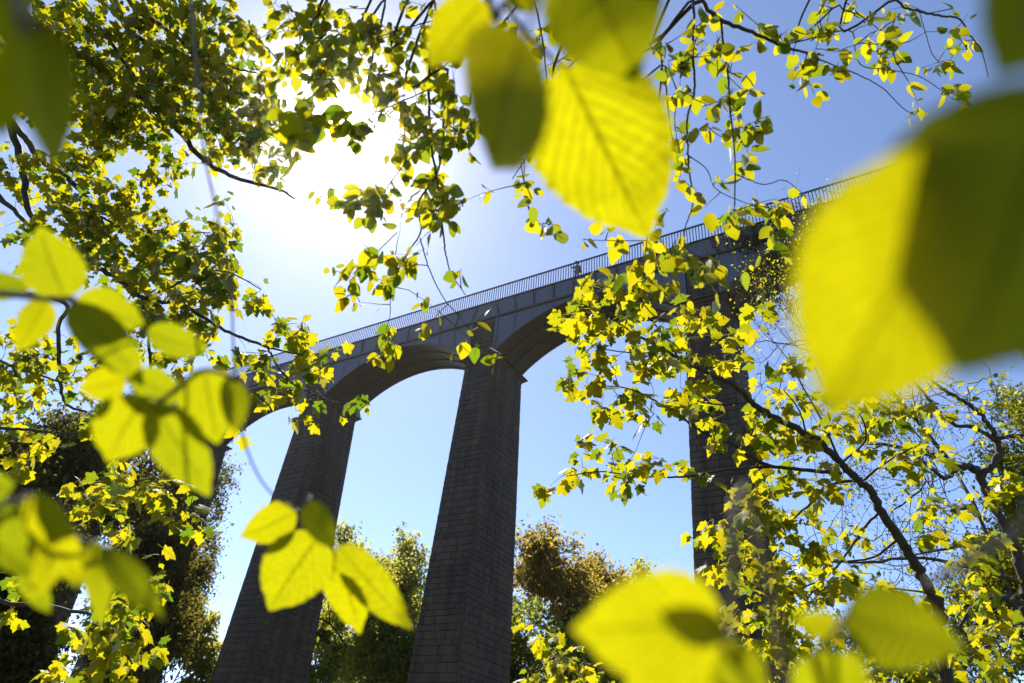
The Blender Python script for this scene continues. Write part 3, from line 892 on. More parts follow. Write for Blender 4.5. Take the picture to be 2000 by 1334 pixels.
SHAFTS = []
def keep_lit(pts, d, r):
    for x, y in pts: SHAFTS.append((at(x, y, d), r))
keep_lit([(1115, 165), (1170, 215), (1230, 260), (1100, 300), (1150, 240), (1200, 330), (1240, 400), (1280, 330), (1140, 180)], .50, .035)
keep_lit([(1700, 420), (1650, 560), (1700, 660), (1640, 720), (1800, 720), (1680, 330), (1740, 480), (1780, 380), (1820, 560), (1740, 620)], .16, .035)
keep_lit([(895, 60), (870, 100), (925, 35)], .46, .03)
keep_lit([(90, 510), (230, 850), (350, 890), (420, 790), (210, 670), (220, 600), (350, 665), (200, 750)], .52, .028)
keep_lit([(575, 1120), (530, 1020), (680, 1160), (730, 1150)], .70, .03)
keep_lit([(1250, 1240), (1330, 1320), (1200, 1220), (1620, 1330), (1350, 1200)], .265, .03)
keep_lit([(100, 1050), (40, 1090), (150, 1130)], .41, .02)
def in_shaft(p, opening=True):
    if opening and float(unit(p - C) @ SD) > math.cos(math.radians(2.3)) and random.random() < .93: return True
    for q, r in SHAFTS:
        v = p - q; t = v @ SD
        if t > .12 and np.sum((v - t * SD) ** 2) < (r * .6 + .03) ** 2: return True
    return False
# ---------- left maple
ML = [(90,60,90,70,1.3),(210,60,100,70,1.3),(330,60,90,70,1.3),(430,80,70,70,1.2),(130,170,110,70,1.4),(260,180,110,70,1.4),(390,180,90,70,1.4),(490,190,60,60,1.1),(530,270,50,40,1.0),(450,260,60,40,1.2),(330,260,60,35,1.1),(230,250,70,40,1.2),(540,320,30,35,.7),(500,340,30,20,.4),(430,300,30,15,.4),(190,300,50,35,.9),(120,330,70,40,1.0),(340,330,35,40,.9),(30,330,30,60,.8),(180,390,80,50,1.2),(260,370,50,40,.8),(240,440,90,50,1.4),(320,460,50,40,.9),(440,430,35,35,.8),(410,470,50,40,1.2),(130,450,80,40,1.1),(30,480,30,60,.5),(350,530,110,50,1.4),(450,520,40,40,1.0),(220,520,80,40,1.0),(300,600,80,40,1.2),(400,590,60,40,1.1),(510,565,30,26,1.0),(430,640,50,40,.7),(560,660,50,30,.9),(620,670,35,26,.8),(520,700,60,30,.7),(590,700,50,30,.8),(570,770,28,30,.8),(600,780,35,35,.9),(680,790,30,18,.8),(490,800,20,35,.7),(40,680,60,50,.9),(60,740,70,50,.9),(160,700,50,50,.7),(240,680,50,50,.7),(330,700,60,40,.6),(160,800,60,40,.6),(60,850,70,50,.6),(230,950,90,40,1.2),(180,970,50,30,.9),(370,930,40,30,.8),(360,1010,36,28,.8),(270,1050,50,30,.8),(270,1120,60,40,.9),(240,1200,60,40,1.0),(260,1260,60,40,1.0),(190,1220,50,40,.8),(250,1300,50,30,.9),(20,1180,30,50,.9),(150,1300,40,30,.8)]
def ml_depth(x, y):
    return 6.6 - 1.6 * min(max((y - 300) / 700, 0), 1) - 0.6 * min(max(x / 700, 0), 1)
bl = at(-420, 900, 6.0); base = np.array([bl[0], bl[1], 0.0])
mt = empty('maple_tree', base, 'maple on the left, long dark limbs reaching across from the left edge beneath the sun', 'tree', 'maple trees framing the aqueduct')
tt = at(-330, -100, 6.6); T1 = at(-360, 520, 6.2); T2 = at(-345, 200, 6.4); T0 = at(-385, 700, 6.1)
pl = [([base - UP * .3, at(-410, 1000, 6.0), T0, T1, T2, tt], [.26, .21, .18, .15, .12, .08])]
for pts, w0, w1, rt in [
    ([(-60,150),(30,270),(50,390),(85,470)], 16, 9, T2), ([(-60,340),(0,385),(65,450)], 14, 7, T1),
    ([(-40,200),(40,260),(80,310),(150,365),(190,420),(240,500)], 13, 5, T2), ([(-40,-40),(60,40),(100,75),(180,120),(280,190),(345,250),(400,315),(470,350),(545,370),(575,388)], 15, 3, tt),
    ([(60,-120),(140,0),(200,60),(270,160),(370,270)], 10, 4, tt), ([(150,-120),(217,0),(260,63),(300,88),(350,101),(380,105)], 9, 3, tt),
    ([(190,-100),(252,7),(300,40),(378,95),(448,130),(500,142)], 9, 3, tt),
    ([(85,470),(133,489),(196,524),(245,555),(277,580),(350,594),(406,625),(455,653),(522,678)], 12, 5, None), ([(522,678),(574,690),(630,700)], 4, 2, None), ([(522,678),(539,710),(574,751),(630,776)], 4, 2, None),
    ([(277,580),(290,657),(294,723),(293,800),(294,867),(290,923),(252,955),(196,972)], 6, 2, None), ([(-60,560),(119,587),(114,643),(119,748),(130,790),(168,804)], 8, 4, T1),
    ([(290,923),(340,960),(360,1010)], 3, 2, None), ([(-60,980),(90,1010),(200,1080),(270,1120)], 7, 3, T0), ([(-60,1120),(80,1180),(200,1210),(260,1300)], 7, 3, T0), ([(-60,820),(60,840),(160,850)], 6, 3, T0), ([(-60,700),(40,720),(120,748)], 6, 3, T0),
    ([(300,577),(380,540),(440,530),(510,565)], 5, 2, None), ([(190,420),(260,450),(330,450),(410,455)], 5, 2, None)]:
    pp = [(x, y, ml_depth(max(x, 0), y)) for x, y in pts]
    pl.append(limb(pp, 5.8, w0, w1, rt))
n1 = leafy_tree(mt, pl, [(x, y, rx, ry, c * (1.7 if y < 320 else 1.6), ml_depth(x, y)) for x, y, rx, ry, c in ML], 'maple', V_MA, M_MAPLE, 0.094, 6.5, 0.07, 0.34)

# ---------- right maple
MR = [(1190,560,70,40,1.0),(1130,610,46,40,1.0),(1230,620,70,40,.9),(1150,680,50,30,.8),(1250,700,80,40,.9),(1320,640,70,40,.9),(1420,620,70,40,.8),(1500,600,40,30,.3),(1390,680,80,40,.7),(1130,730,40,36,.8),(1200,770,60,30,.8),(1280,780,70,40,.9),(1160,780,30,20,.5),(1380,760,50,50,.7),(1450,720,50,30,.7),(1550,690,60,40,.25),(1600,760,80,40,.3),(1520,790,70,40,.9),(1390,840,50,40,.7),(1140,870,36,25,.5),(1210,890,50,30,.7),(1280,910,60,20,.9),(1080,930,25,20,.8),(1140,930,30,20,.7),(1200,930,40,20,.6),(1360,890,50,40,.8),(1450,840,60,40,.9),(1560,860,80,40,.9),(1650,800,90,40,.8),(1750,800,80,40,.7),(1440,960,40,40,.8),(1520,930,60,40,.8),(1600,930,60,40,.7),(1400,1040,46,50,1.0),(1480,1030,70,50,1.0),(1560,1010,50,40,.7),(1400,1100,46,40,.9),(1480,1110,70,40,.9),(1570,1080,60,40,.8),(1660,1050,40,40,.5),(1430,1180,70,40,1.0),(1530,1160,60,40,.9),(1600,1150,50,40,.7),(1650,1130,50,30,.6),(1480,1250,90,40,.9),(1560,1230,60,40,.7),(1050,1220,26,22,.7),(1080,1270,45,36,.9),(1100,1310,60,30,.8),(1160,1315,40,20,.7),(1740,1130,50,30,.5),(1780,900,60,50,.5),(1850,1000,60,60,.4),(1820,1180,30,40,.5),(1700,860,60,30,.6),(1750,1230,70,50,.7),(1850,1290,60,40,.6),(1950,1250,50,60,.6),(1920,1090,60,50,.5),(1960,980,40,50,.5),(1700,1290,60,40,.6),(1900,1180,50,40,.5)]
def mr_depth(x, y):
    return 4.7 + 1.1 * min(max((y - 560) / 640, 0), 1) * (0.5 + x / 4000)
bp_ = at(1845, 1334, 5.4); base = np.array([bp_[0], bp_[1], 0.0])
mr = empty('maple_tree', base, 'maple rising at the lower right, bent dark trunk, bright leaves spread across the rightmost pier', 'tree', 'maple trees framing the aqueduct')
pl = [([base - UP * .3, base + np.array([.05, .0, .9]), at(1842, 1290, 5.4), at(1835, 1203, 5.4), at(1818, 1157, 5.4), at(1790, 1105, 5.35), at(1755, 1052, 5.3), at(1720, 1000, 5.25), at(1702, 961, 5.2), at(1675, 937, 5.2), at(1643, 905, 5.15), at(1604, 867, 5.1), at(1576, 849, 5.05), at(1496, 804, 4.95), at(1468, 786, 4.95), at(1430, 751, 4.9), at(1384, 730, 4.9), at(1335, 706, 4.85), at(1300, 685, 4.8), at(1262, 664, 4.8), at(1224, 643, 4.75), at(1175, 608, 4.7), at(1133, 594, 4.7)],
        [.06, .055, .050, .046, .042, .039, .036, .032, .030, .028, .026, .026, .024, .022, .020, .018, .016, .013, .011, .009, .007, .005, .003])]
for pts, w0, w1 in [
    ([(1643,925),(1590,920),(1503,909),(1454,885),(1422,863),(1370,842),(1328,815),(1280,783),(1224,758),(1168,753)], 9, 2), ([(1503,912),(1433,916),(1349,930),(1300,932),(1241,930),(1175,921),(1105,930)], 6, 2),
    ([(1675,937),(1615,951),(1580,986),(1524,1031),(1457,1070)], 7, 3), ([(1716,1003),(1695,1021),(1671,1056),(1636,1105),(1601,1133),(1524,1165),(1468,1196)], 6, 3), ([(1685,940),(1727,905),(1783,874)], 6, 3),
    ([(1643,905),(1604,820),(1560,740),(1540,690)], 5, 2), ([(1643,905),(1690,860),(1680,810),(1650,790)], 5, 2), ([(1755,1052),(1700,1090),(1600,1100),(1500,1110)], 6, 2), ([(1468,786),(1400,790),(1340,780),(1290,790)], 4, 2),
    ([(1576,849),(1560,800),(1530,760)], 4, 2), ([(1601,1133),(1560,1190),(1500,1240),(1440,1290)], 5, 2), ([(1330,706),(1300,660),(1260,610),(1230,570)], 4, 2), ([(1818,1157),(1700,1150),(1560,1180)], 5, 2), ([(1300,685),(1240,690),(1170,680)], 3, 2), ([(1835,1230),(1700,1300),(1500,1340),(1300,1330),(1150,1300),(1080,1270)], 8, 3), ([(1845,1250),(1800,1330),(1700,1360)], 6, 3)]:
    pp = [(x, y, mr_depth(x, y)) for x, y in pts]
    pl.append(limb(pp, 5.0, w0, w1))
n2 = leafy_tree(mr, pl, [(x, y, rx, ry, c * 1.4 * ((.5 if y < 1000 else .7) if 1330 < x < 1450 and y > 650 else (1.3 if y > 950 else 1.05)), mr_depth(x, y)) for x, y, rx, ry, c in MR], 'maple', V_MA, M_MAPLE, 0.101, 6.5, 0.06, 0.32)

# ---------- tree overhead with hanging twigs of oval leaves
OV = [(560,60,90,70,1.0),(650,70,90,80,.9),(730,110,80,80,.9),(800,60,60,60,.7),(690,190,110,60,.8),(600,160,70,70,.9),(800,170,80,70,.9),(850,230,60,80,1.0),(880,180,30,50,.9),(800,290,70,60,.8),(900,270,50,60,.8),(780,360,80,50,.9),(870,350,50,60,.8),(740,400,60,40,.7),(820,420,70,40,.8),(760,470,60,40,.7),(700,390,40,25,.5),(620,385,18,14,.4),(640,420,18,14,.4),(660,545,18,40,.5),(700,550,40,36,.9),(760,520,46,36,.9),(790,560,25,15,.6),(700,600,12,16,.4),(890,430,30,20,.5),(850,490,20,20,.5),(905,525,12,10,.3),(740,670,26,50,.9),(780,660,18,26,.5),(930,605,22,12,.5),(860,600,14,10,.4),(820,635,14,12,.3),(945,685,22,18,.5),(890,690,14,14,.3),(970,710,12,10,.3),(770,705,12,14,.3),
      (960,70,40,50,.6),(1060,60,30,40,.8),(1080,130,30,60,.7),(1060,220,30,60,.7),(1040,300,40,40,.7),(1020,370,22,50,.8),(1060,440,36,32,.8),(1130,470,16,10,.3),(1190,480,18,22,.4),(1180,440,10,10,.2),
      (1340,60,50,60,.8),(1330,150,50,60,.9),(1420,40,40,40,.7),(1330,230,40,60,.8),(1320,300,30,50,.6),(1420,150,50,60,.9),(1440,220,66,60,1.0),(1450,290,40,50,.9),(1430,390,60,50,.6),(1500,60,45,40,.5),(1480,90,25,30,.5),(1580,50,60,40,.6),(1620,100,50,40,.7),(1650,20,60,30,.6),(1720,60,50,40,.8),(1720,110,40,40,.8),(1780,20,60,20,.6),(1870,40,30,30,.6),(1580,150,50,30,.6),(1600,200,26,26,.5),(1740,120,20,20,.4),(1790,140,30,25,.5),(1860,70,40,30,.5),(1880,120,30,25,.6),(1800,190,26,26,.5),(1870,180,30,30,.6),(1770,215,26,24,.5),(1350,370,40,40,.5),(1500,400,36,26,.5),
      (1270,420,40,30,.5),(1280,490,56,30,.8),(1360,500,56,40,.9),(1430,440,40,30,.5),(1510,400,32,26,.3),(1370,550,40,30,.8),(1530,450,36,36,.7),(1250,530,40,30,.6),(1330,580,40,30,.5),(1450,510,35,30,.5)]
fh = unit(np.array([F[0], F[1], 0]))
base = np.array([C[0], C[1], 0]) - fh * 2.6 + R0 * 1.7
ov = empty('broadleaf_tree', base, 'overhead tree with thin twigs of oval serrated leaves hanging down from the top edge', 'tree')
TT = base + np.array([.2, .1, 7.2]); T6 = base + np.array([.12, .05, 6.0]); T5 = base + np.array([.08, .02, 5.0])
pl = [([base - UP * .3, base + np.array([.03, 0, 2.5]), T5, T6, TT], [.24, .19, .15, .13, .10])]
def ov_depth(x, y): return 2.9 + 0.35 * math.sin(x / 260.0) + 0.4 * max(0, (600 - x) / 300)
for pts, w0, w1, rt in [
    ([(1330,-120),(1373,0),(1408,38),(1468,63),(1527,89),(1566,101),(1608,108)], 11, 4, T6), ([(1534,87),(1594,73),(1660,60),(1671,101),(1685,129),(1734,136),(1797,150),(1860,192)], 4, 2, None),
    ([(1408,38),(1412,87),(1422,150),(1426,217),(1435,304),(1435,402)], 7, 3, None), ([(1350,-100),(1354,0),(1354,105),(1356,175),(1342,238),(1345,322),(1354,392),(1338,444),(1336,480)], 6, 2, T6), ([(1310,-60),(1300,130),(1307,228),(1314,276)], 5, 3, T6),
    ([(1700,-100),(1751,0),(1790,21),(1839,31),(1874,38),(1895,70),(1916,98),(1930,150)], 7, 2, T5), ([(1797,28),(1807,63),(1825,112),(1860,136)], 3, 2, None), ([(1566,101),(1632,129),(1685,150),(1727,175),(1762,210),(1786,224)], 4, 2, None),
    ([(1435,340),(1490,360),(1530,352),(1560,372),(1575,388)], 3, 1.5, None), ([(1620,-80),(1640,10),(1680,30),(1720,60)], 5, 2, T5), ([(1340,300),(1380,330),(1400,370),(1470,400),(1540,405)], 3, 1.5, None),
    ([(780,-120),(753,0),(741,63),(723,133),(716,185)], 7, 4, TT), ([(850,-120),(849,0),(853,35),(842,87),(837,175),(842,280),(856,367),(867,467),(870,433+60),(881,533),(909,576)], 8, 2, TT), ([(880,-80),(874,136),(867,227),(856,332),(818,395),(821,454),(790,503),(765,566),(762,615)], 6, 2, TT),
    ([(853,38),(804,52),(737,73),(650,105),(580,130)], 4, 2, None), ([(821,465),(839,527),(867,583),(895,615)], 4, 2, None), ([(776,454),(716,510),(685,524)], 3, 2, None), ([(700,-120),(640,-20),(600,60),(560,150)], 7, 3, TT), ([(837,175),(780,200),(700,230),(640,220)], 4, 2, None), ([(842,280),(800,310),(760,360),(730,400),(640,388),(610,372)], 4, 1.5, None),
    ([(1180,-120),(1130,120),(1084,231),(1045,273),(1024,315),(1000,350)], 6, 2, TT), ([(1024,315),(1025,370),(1040,420),(1075,455)], 3, 1.5, None), ([(1270,330),(1270,430),(1262,480),(1253,560)], 4, 2, None), ([(1240,-100),(1290,100),(1280,250),(1270,330)], 6, 4, T6), ([(1262,470),(1200,470),(1140,468)], 2.5, 1.5, None), ([(1000,-120),(1040,-10),(1060,80),(1070,180)], 6, 3, TT),
    ([(895,615),(930,660),(955,690)], 2, 1.2, None), ([(762,615),(750,660),(735,700)], 2, 1.2, None)]:
    pp = [(x, y, ov_depth(x, y)) for x, y in pts]
    pl.append(limb(pp, 2.9, w0 * 0.66, w1 * 0.8, rt))
SHADE_TIPS = []  # twig tips added sunward so their leaves shade chosen near leaves
for (x, y, d, cnt_, r_) in ((985, 200, .30, 22, .045), (1220, 0, .33, 8, .04), (100, 200, .24, 11, .045)):
    for k in range(cnt_):
        SHADE_TIPS.append(at(x, y, d) + SD * random.uniform(1.3, 2.2) + rng.normal(0, r_ * .6, 3))
n3 = leafy_tree(ov, pl, [(x, y, rx, ry, c * 1.6, ov_depth(x, y)) for x, y, rx, ry, c in OV], 'oval', V_OV, M_LEAF, 0.066, 4.2, 0.13, 0.22, 0.0013, SHADE_TIPS)
print('leaves', n1, n2, n3)

# ------------------------------------------------------------------ background trees
def recurse(mb, ends, p, d, length, r, level, maxl, spread, gravity):
    k = 4
    pts = [p]
    q = p.copy(); dd = d.copy()
    for s in range(k):
        dd = unit(dd + rng.normal(0, 0.13, 3) + gravity * UP)
        q = q + dd * length / k
        pts.append(q.copy())
    pts = np.array(pts)
    mb.tube(pts, np.linspace(r, r * 0.6, k + 1), 6 if level < 2 else 3)
    if level >= maxl - 1:
        for q in pts[(2 if level < maxl else 1):]: ends.append((q, dd))
    if level >= maxl: return
    nb = 3 if level else 5
    for b in range(nb):
        j = random.choice((2, 3, 4)) if b else 4
        side = unit(np.cross(dd, rng.normal(0, 1, 3)))
        nd = unit(dd * (1 - spread * .5) + side * spread * random.uniform(.6, 1.25))
        recurse(mb, ends, pts[j], nd, length * random.uniform(.62, .82), r * 0.58 * (1.0 if b else 1.1), level + 1, maxl, spread, gravity)
QUAD = [(None,) + simple_leaf() + (0.5,)]
def far_tree(name, x, ytop, d, width_px, mat, label, leaf=0.28, n_leaf=14000, trunk_r=0.3, low=0.25, levels=5, group=None, clump=0.8, sparse=False, spread=0.75, tint=(0, 1)):
    top = at(x, ytop, d)
    base = np.array([top[0], top[1], 0.0]); H = top[2]
    root = empty(name, base, label, 'tree', group)
    mb = MB(); ends = []
    tl = H * low
    rad = width_px / 2 * d / FPX
    mb.tube([base - UP * .4, base + UP * tl * .5 + np.array([.1, .1, 0]), base + UP * tl], [trunk_r * 1.3, trunk_r, trunk_r * .9], 9)
    recurse(mb, ends, base + UP * tl, unit(np.array([.05, .0, 1])), (H - tl) * 0.42, trunk_r * .8, 0, levels, spread, 0.05)
    # fit the limbs into the crown's outline
    E = np.array([e[0] for e in ends])
    cx = base + UP * (H + tl) / 2
    sc_xy = rad / max(np.percentile(np.hypot(E[:, 0] - base[0], E[:, 1] - base[1]), 92), .1)
    sc_z = (H - tl) / max(E[:, 2].max() - tl, .1)
    def fit(P):
        P = P.copy()
        up_ = P[:, 2] > tl
        P[:, 0] = base[0] + (P[:, 0] - base[0]) * np.where(up_, sc_xy, 1); P[:, 1] = base[1] + (P[:, 1] - base[1]) * np.where(up_, sc_xy, 1)
        P[:, 2] = np.where(up_, tl + (P[:, 2] - tl) * sc_z, P[:, 2])
        return P
    mb.v = [fit(v) for v in mb.v]
    mb.build('trunk', M_BARK, root, smooth=True)
    E = fit(E)
    per = max(1, int(n_leaf * (1.35 if d > 30 else 1.8)) // len(E))
    cnt = per * len(E)
    pos = np.repeat(E, per, axis=0)
    cl_ = clump * rad * 0.12
    pos = pos + rng.normal(0, 1, (cnt, 3)) * np.array([cl_, cl_, cl_ * .7]) * rng.uniform(.4, 1.2, (cnt, 1))
    ok = pos[:, 2] > 1.0
    pos = pos[ok]; cnt = len(pos)
    yd = rng.normal(0, 1, (cnt, 3)) + np.array([0, 0, -.6]); yd /= np.linalg.norm(yd, axis=1)[:, None]
    nn_ = rng.normal(0, .7, (cnt, 3)) + UP; nn_ -= yd * np.sum(nn_ * yd, 1)[:, None]; nn_ /= np.linalg.norm(nn_, axis=1)[:, None]
    xd = np.cross(yd, nn_)
    sz = leaf * (1.45 if d > 30 else 1.1) * rng.uniform(.55, 1.3, (cnt, 1))
    M = np.zeros((cnt, 4, 4)); M[:, :3, 0] = xd * sz; M[:, :3, 1] = yd * sz; M[:, :3, 2] = nn_ * sz; M[:, :3, 3] = pos - base
    M[:, 3, 3] = 1
    tn = np.clip(tint[0] + (tint[1] - tint[0]) * np.repeat(rng.random(len(E)), per)[ok] + rng.normal(0, .12, cnt), 0, 1)
    o = mass_mesh('crown', M, QUAD, np.zeros(cnt, int), mat, root, tn)
    o.location = (0, 0, 0)
    return root
GB = 'trees beyond the aqueduct'
BG_SEED = 5
random.seed(BG_SEED); rng = np.random.default_rng(BG_SEED)
far_tree('deciduous_tree', 745, 1022, 70, 215, M_FAR_GREEN, 'green airy tree filling the gap between the two middle piers', .30, 17000, .35, .2, group=GB)
far_tree('deciduous_tree', 650, 1110, 82, 190, M_FAR_GREEN, 'lower green tree just right of the leftmost clear pier, behind the brighter one', .32, 13000, .35, .2, group=GB, tint=(0, .6))
far_tree('deciduous_tree', 1040, 1016, 66, 270, M_FAR_COPPER, 'copper brown tree, the taller one just right of the central pier', .30, 17000, .35, .2, group=GB)
far_tree('deciduous_tree', 1145, 1082, 74, 220, M_FAR_COPPER, 'paler brown tree between the copper tree and the green tree', .28, 13000, .33, .2, group=GB, tint=(.3, 1))
far_tree('deciduous_tree', 1215, 1106, 80, 150, M_FAR_GREEN, 'small rounded green tree at the right end of the brown trees', .30, 10000, .3, .2, group=GB, tint=(.3, 1))
far_tree('deciduous_tree', 1010, 1150, 60, 260, M_FAR_GREEN, 'dark low tree at the foot of the copper tree, behind the central pier', .26, 12000, .3, .15, group=GB, tint=(0, .4))
far_tree('deciduous_tree', 810, 1090, 86, 170, M_FAR_GREEN, 'green tree tucked against the left edge of the central pier', .32, 13000, .35, .15, group=GB, tint=(.2, .9))
far_tree('deciduous_tree', 720, 1190, 62, 260, M_FAR_GREEN, 'low dark tree with thin trunks at the bottom between the two middle piers', .24, 15000, .3, .1, group=GB, tint=(0, .4))
far_tree('deciduous_tree', 1180, 1190, 64, 230, M_FAR_GREEN, 'low dark green tree under the paler brown tree', .24, 13000, .3, .1, group=GB, tint=(0, .4))
far_tree('evergreen_tree', 395, 850, 80, 180, M_FAR_DARK, 'dark evergreen whose feathery sprays fringe the half hidden far left pier', .24, 15000, .4, .06, group=GB, clump=.8)
far_tree('evergreen_tree', 150, 760, 42, 420, M_FAR_DARK, 'tall dark evergreen filling the left behind the maple leaves', .26, 34000, .5, .06, group=GB, clump=1.0)
far_tree('evergreen_tree', 330, 840, 58, 270, M_FAR_DARK, 'narrower dark evergreen with feathery edge beside the half hidden far left pier', .26, 17000, .4, .06, group=GB, clump=.8)
far_tree('evergreen_tree', 20, 1000, 34, 330, M_FAR_DARK, 'dark dense evergreen low in the bottom left corner', .2, 20000, .4, .04, group=GB, clump=1.0, tint=(0, .5))
far_tree('deciduous_tree', 400, 1130, 60, 170, M_FAR_GREEN, 'light green tree low between the dark evergreens and the leftmost clear pier', .26, 13000, .3, .12, group=GB, tint=(.3, 1))
far_tree('deciduous_tree', 1900, 1000, 19, 420, M_FAR_YELLOW, 'bushy yellow green tree in the lower right corner behind the twisted trunk', .11, 22000, .16, .14, group=GB, clump=.9)
far_tree('deciduous_tree', 2010, 690, 21, 300, M_FAR_YELLOW, 'tall dense tree at the right edge below the big blurred leaf', .11, 16000, .2, .3, group=GB, clump=.8, tint=(0, .5))
far_tree('deciduous_tree', 1730, 330, 24, 560, M_FAR_YELLOW, 'tall thin budding tree with bare twigs right of the rightmost pier', .075, 6000, .2, .22, levels=6, group=GB, clump=.5, spread=.85)
far_tree('deciduous_tree', 1700, 1180, 26, 330, M_FAR_YELLOW, 'low tree behind the right maple near the bottom edge', .13, 14000, .16, .12, group=GB, clump=.9, tint=(0, .6))

# ---------- old twisted tree at the right
bp_ = at(2030, 1334, 8.0); base = np.array([bp_[0] + .4, bp_[1], 0])
ot = empty('old_tree', base, 'old tree at the right edge with twisted dark bare limbs', 'tree')
for pts, r in [
    ([base - UP * .3, base + UP * 1.2, at(2030, 1250, 8.2), at(2000, 1140, 8.3), at(1986, 1077, 8.4), at(1965, 1035, 8.4), at(1940, 989, 8.5), at(1916, 933, 8.5), at(1898, 912, 8.5), at(1874, 912, 8.5), at(1846, 937, 8.5)], [.14, .12, .10, .085, .075, .07, .065, .065, .055, .045, .03]),
    ([at(1916, 933, 8.5), at(1944, 902, 8.5), at(1951, 870, 8.6), at(1940, 846, 8.6), at(1912, 807, 8.7), at(1874, 780, 8.7), at(1846, 762, 8.7), at(1800, 730, 8.8)], [.055, .05, .045, .04, .035, .03, .025, .015]),
    ([at(1951, 865, 8.6), at(1902, 835, 8.6), at(1860, 828, 8.6), at(1818, 786, 8.7), at(1780, 741, 8.8), at(1700, 700, 8.9)], [.035, .03, .026, .022, .018, .01]),
    ([at(1947, 855, 8.6), at(2000, 850, 8.6), at(2080, 846, 8.6)], [.03, .03, .03]),
    ([at(2090, 1190, 8.2), at(2000, 1178, 8.2), at(1947, 1168, 8.2), at(1902, 1185, 8.2), at(1874, 1227, 8.2)], [.05, .045, .04, .03, .02]),
    ([at(2080, 1205, 8.0), at(2000, 1213, 8.0), at(1958, 1227, 8.0), at(1930, 1262, 8.0), at(1895, 1287, 8.0)], [.045, .04, .03, .025, .015]),
    ([at(2040, 1400, 7.6), at(1960, 1380, 7.6), at(1874, 1336, 7.6), at(1818, 1315, 7.6), at(1762, 1304, 7.6), at(1720, 1308, 7.6), at(1685, 1325, 7.6)], [.08, .075, .065, .06, .055, .045, .03]),
    ([at(1846, 937, 8.5), at(1800, 900, 8.5), at(1780, 880, 8.5)], [.03, .02, .012]),
    ([at(2000, 1140, 8.3), at(1900, 1110, 8.3), at(1800, 1090, 8.4), at(1680, 1098, 8.5), at(1560, 1090, 8.6)], [.03, .028, .024, .018, .01]),
    ([at(2060, 1050, 8.3), at(1980, 1045, 8.3), at(1880, 1065, 8.3), at(1780, 1085, 8.3)], [.028, .026, .02, .012])]:
    mb = MB(); sp = spline(pts, 6)
    rr = np.interp(np.linspace(0, 1, len(sp)), np.linspace(0, 1, len(r)), r)
    rr = rr * .8 * (1 + rng.normal(0, .07, len(rr)))
    sp[1:-1] += rng.normal(0, 1, (len(sp) - 2, 3)) * rr[1:-1, None] * .28
    mb.tube(sp, rr, 9); mb.build('branch', M_BARK, ot, smooth=True)
tw = MB(); mats = []
for k in range(150):
    x, y = random.choice([(1846, 762), (1780, 741), (1800, 900), (1846, 937), (1700, 700), (1895, 1287), (1874, 1227), (1780, 1085), (1600, 1090), (1940, 850), (1930, 1262)])
    p = at(x, y, 8.6) + rng.normal(0, .15, 3)
    dd = unit(rng.normal(0, 1, 3) + np.array([-.4, 0, .3])); pts = [p]
    for s in range(5):
        dd = unit(dd + rng.normal(0, .35, 3)); p = p + dd * .14; pts.append(p)
    tw.tube(pts, np.linspace(.006, .002, 6), 4)
    for s in range(5):
        mats.append(frame(pts[-1 - s // 2] + rng.normal(0, .05, 3), unit(rng.normal(0, 1, 3) - UP * .4), unit(rng.normal(0, .5, 3) + UP), random.uniform(.05, .09)))
tw.build('twig_spray', M_TWIG, ot, kind='stuff')
M_ = np.array(mats); M_[:, :3, 3] -= base
o = mass_mesh('foliage', M_, V_OV, rng.integers(0, 8, len(mats)), M_LEAF, ot); o.location = (0, 0, 0)

# ---------- ivy on the trough right of the last pier, and on the pier's lower side
def ivy(name, label, pts, n, size):
    pts = np.array(pts)
    root = empty(name, pts.mean(0), label, 'ivy')
    st = MB()
    for k in range(40):
        a, b = pts[rng.integers(len(pts))], pts[rng.integers(len(pts))]
        if np.linalg.norm(a - b) > 3.5: continue
        s_ = np.linspace(0, 1, 6)[:, None]
        st.tube(a * (1 - s_) + b * s_ + rng.normal(0, .06, (6, 3)), .012, 4)
    st.build('stem', M_TWIG, root, kind='stuff')
    c = pts[rng.integers(0, len(pts), n)] + rng.normal(0, 1, (n, 3)) * np.array([.35, .22, .3])
    mats = [frame(p, unit(rng.normal(0, .6, 3) - UP), unit(rng.normal(0, .6, 3) - np.array([0, 1, -.6])), size * random.uniform(.6, 1.3)) for p in c]
    M_ = np.array(mats); M_[:, :3, 3] -= pts.mean(0)
    o = mass_mesh('foliage', M_, QUAD, np.zeros(n, int), M_IVY, root, rng.random(n) ** 1.6); o.location = (0, 0, 0)
def onY(x, y, Y):
    r = ray(x, y); return C + r * ((Y - C[1]) / r[1])
ip = []
for k in range(150):
    t = random.random()
    ip.append(onY(1490 + 190 * t, 400 + random.uniform(0, 175) - 60 * t + (20 if random.random() < .5 else 60), -.35 - random.random() * .5))
for k in range(26): ip.append(onY(random.uniform(1410, 1500), random.uniform(440, 490), -.2))
ivy('ivy', 'dark ivy hanging over the iron trough at its right end', ip, 5200, .17)
ip = [np.array([3 * S + PW / 2 + TX * (ZC - z) + .15, -TY * (ZC - z) + random.uniform(.2, 3.0), z]) for z in rng.uniform(10, 21.5, 110)]
ivy('ivy', 'ivy climbing the side of the rightmost pier behind the maple', ip, 3000, .17)

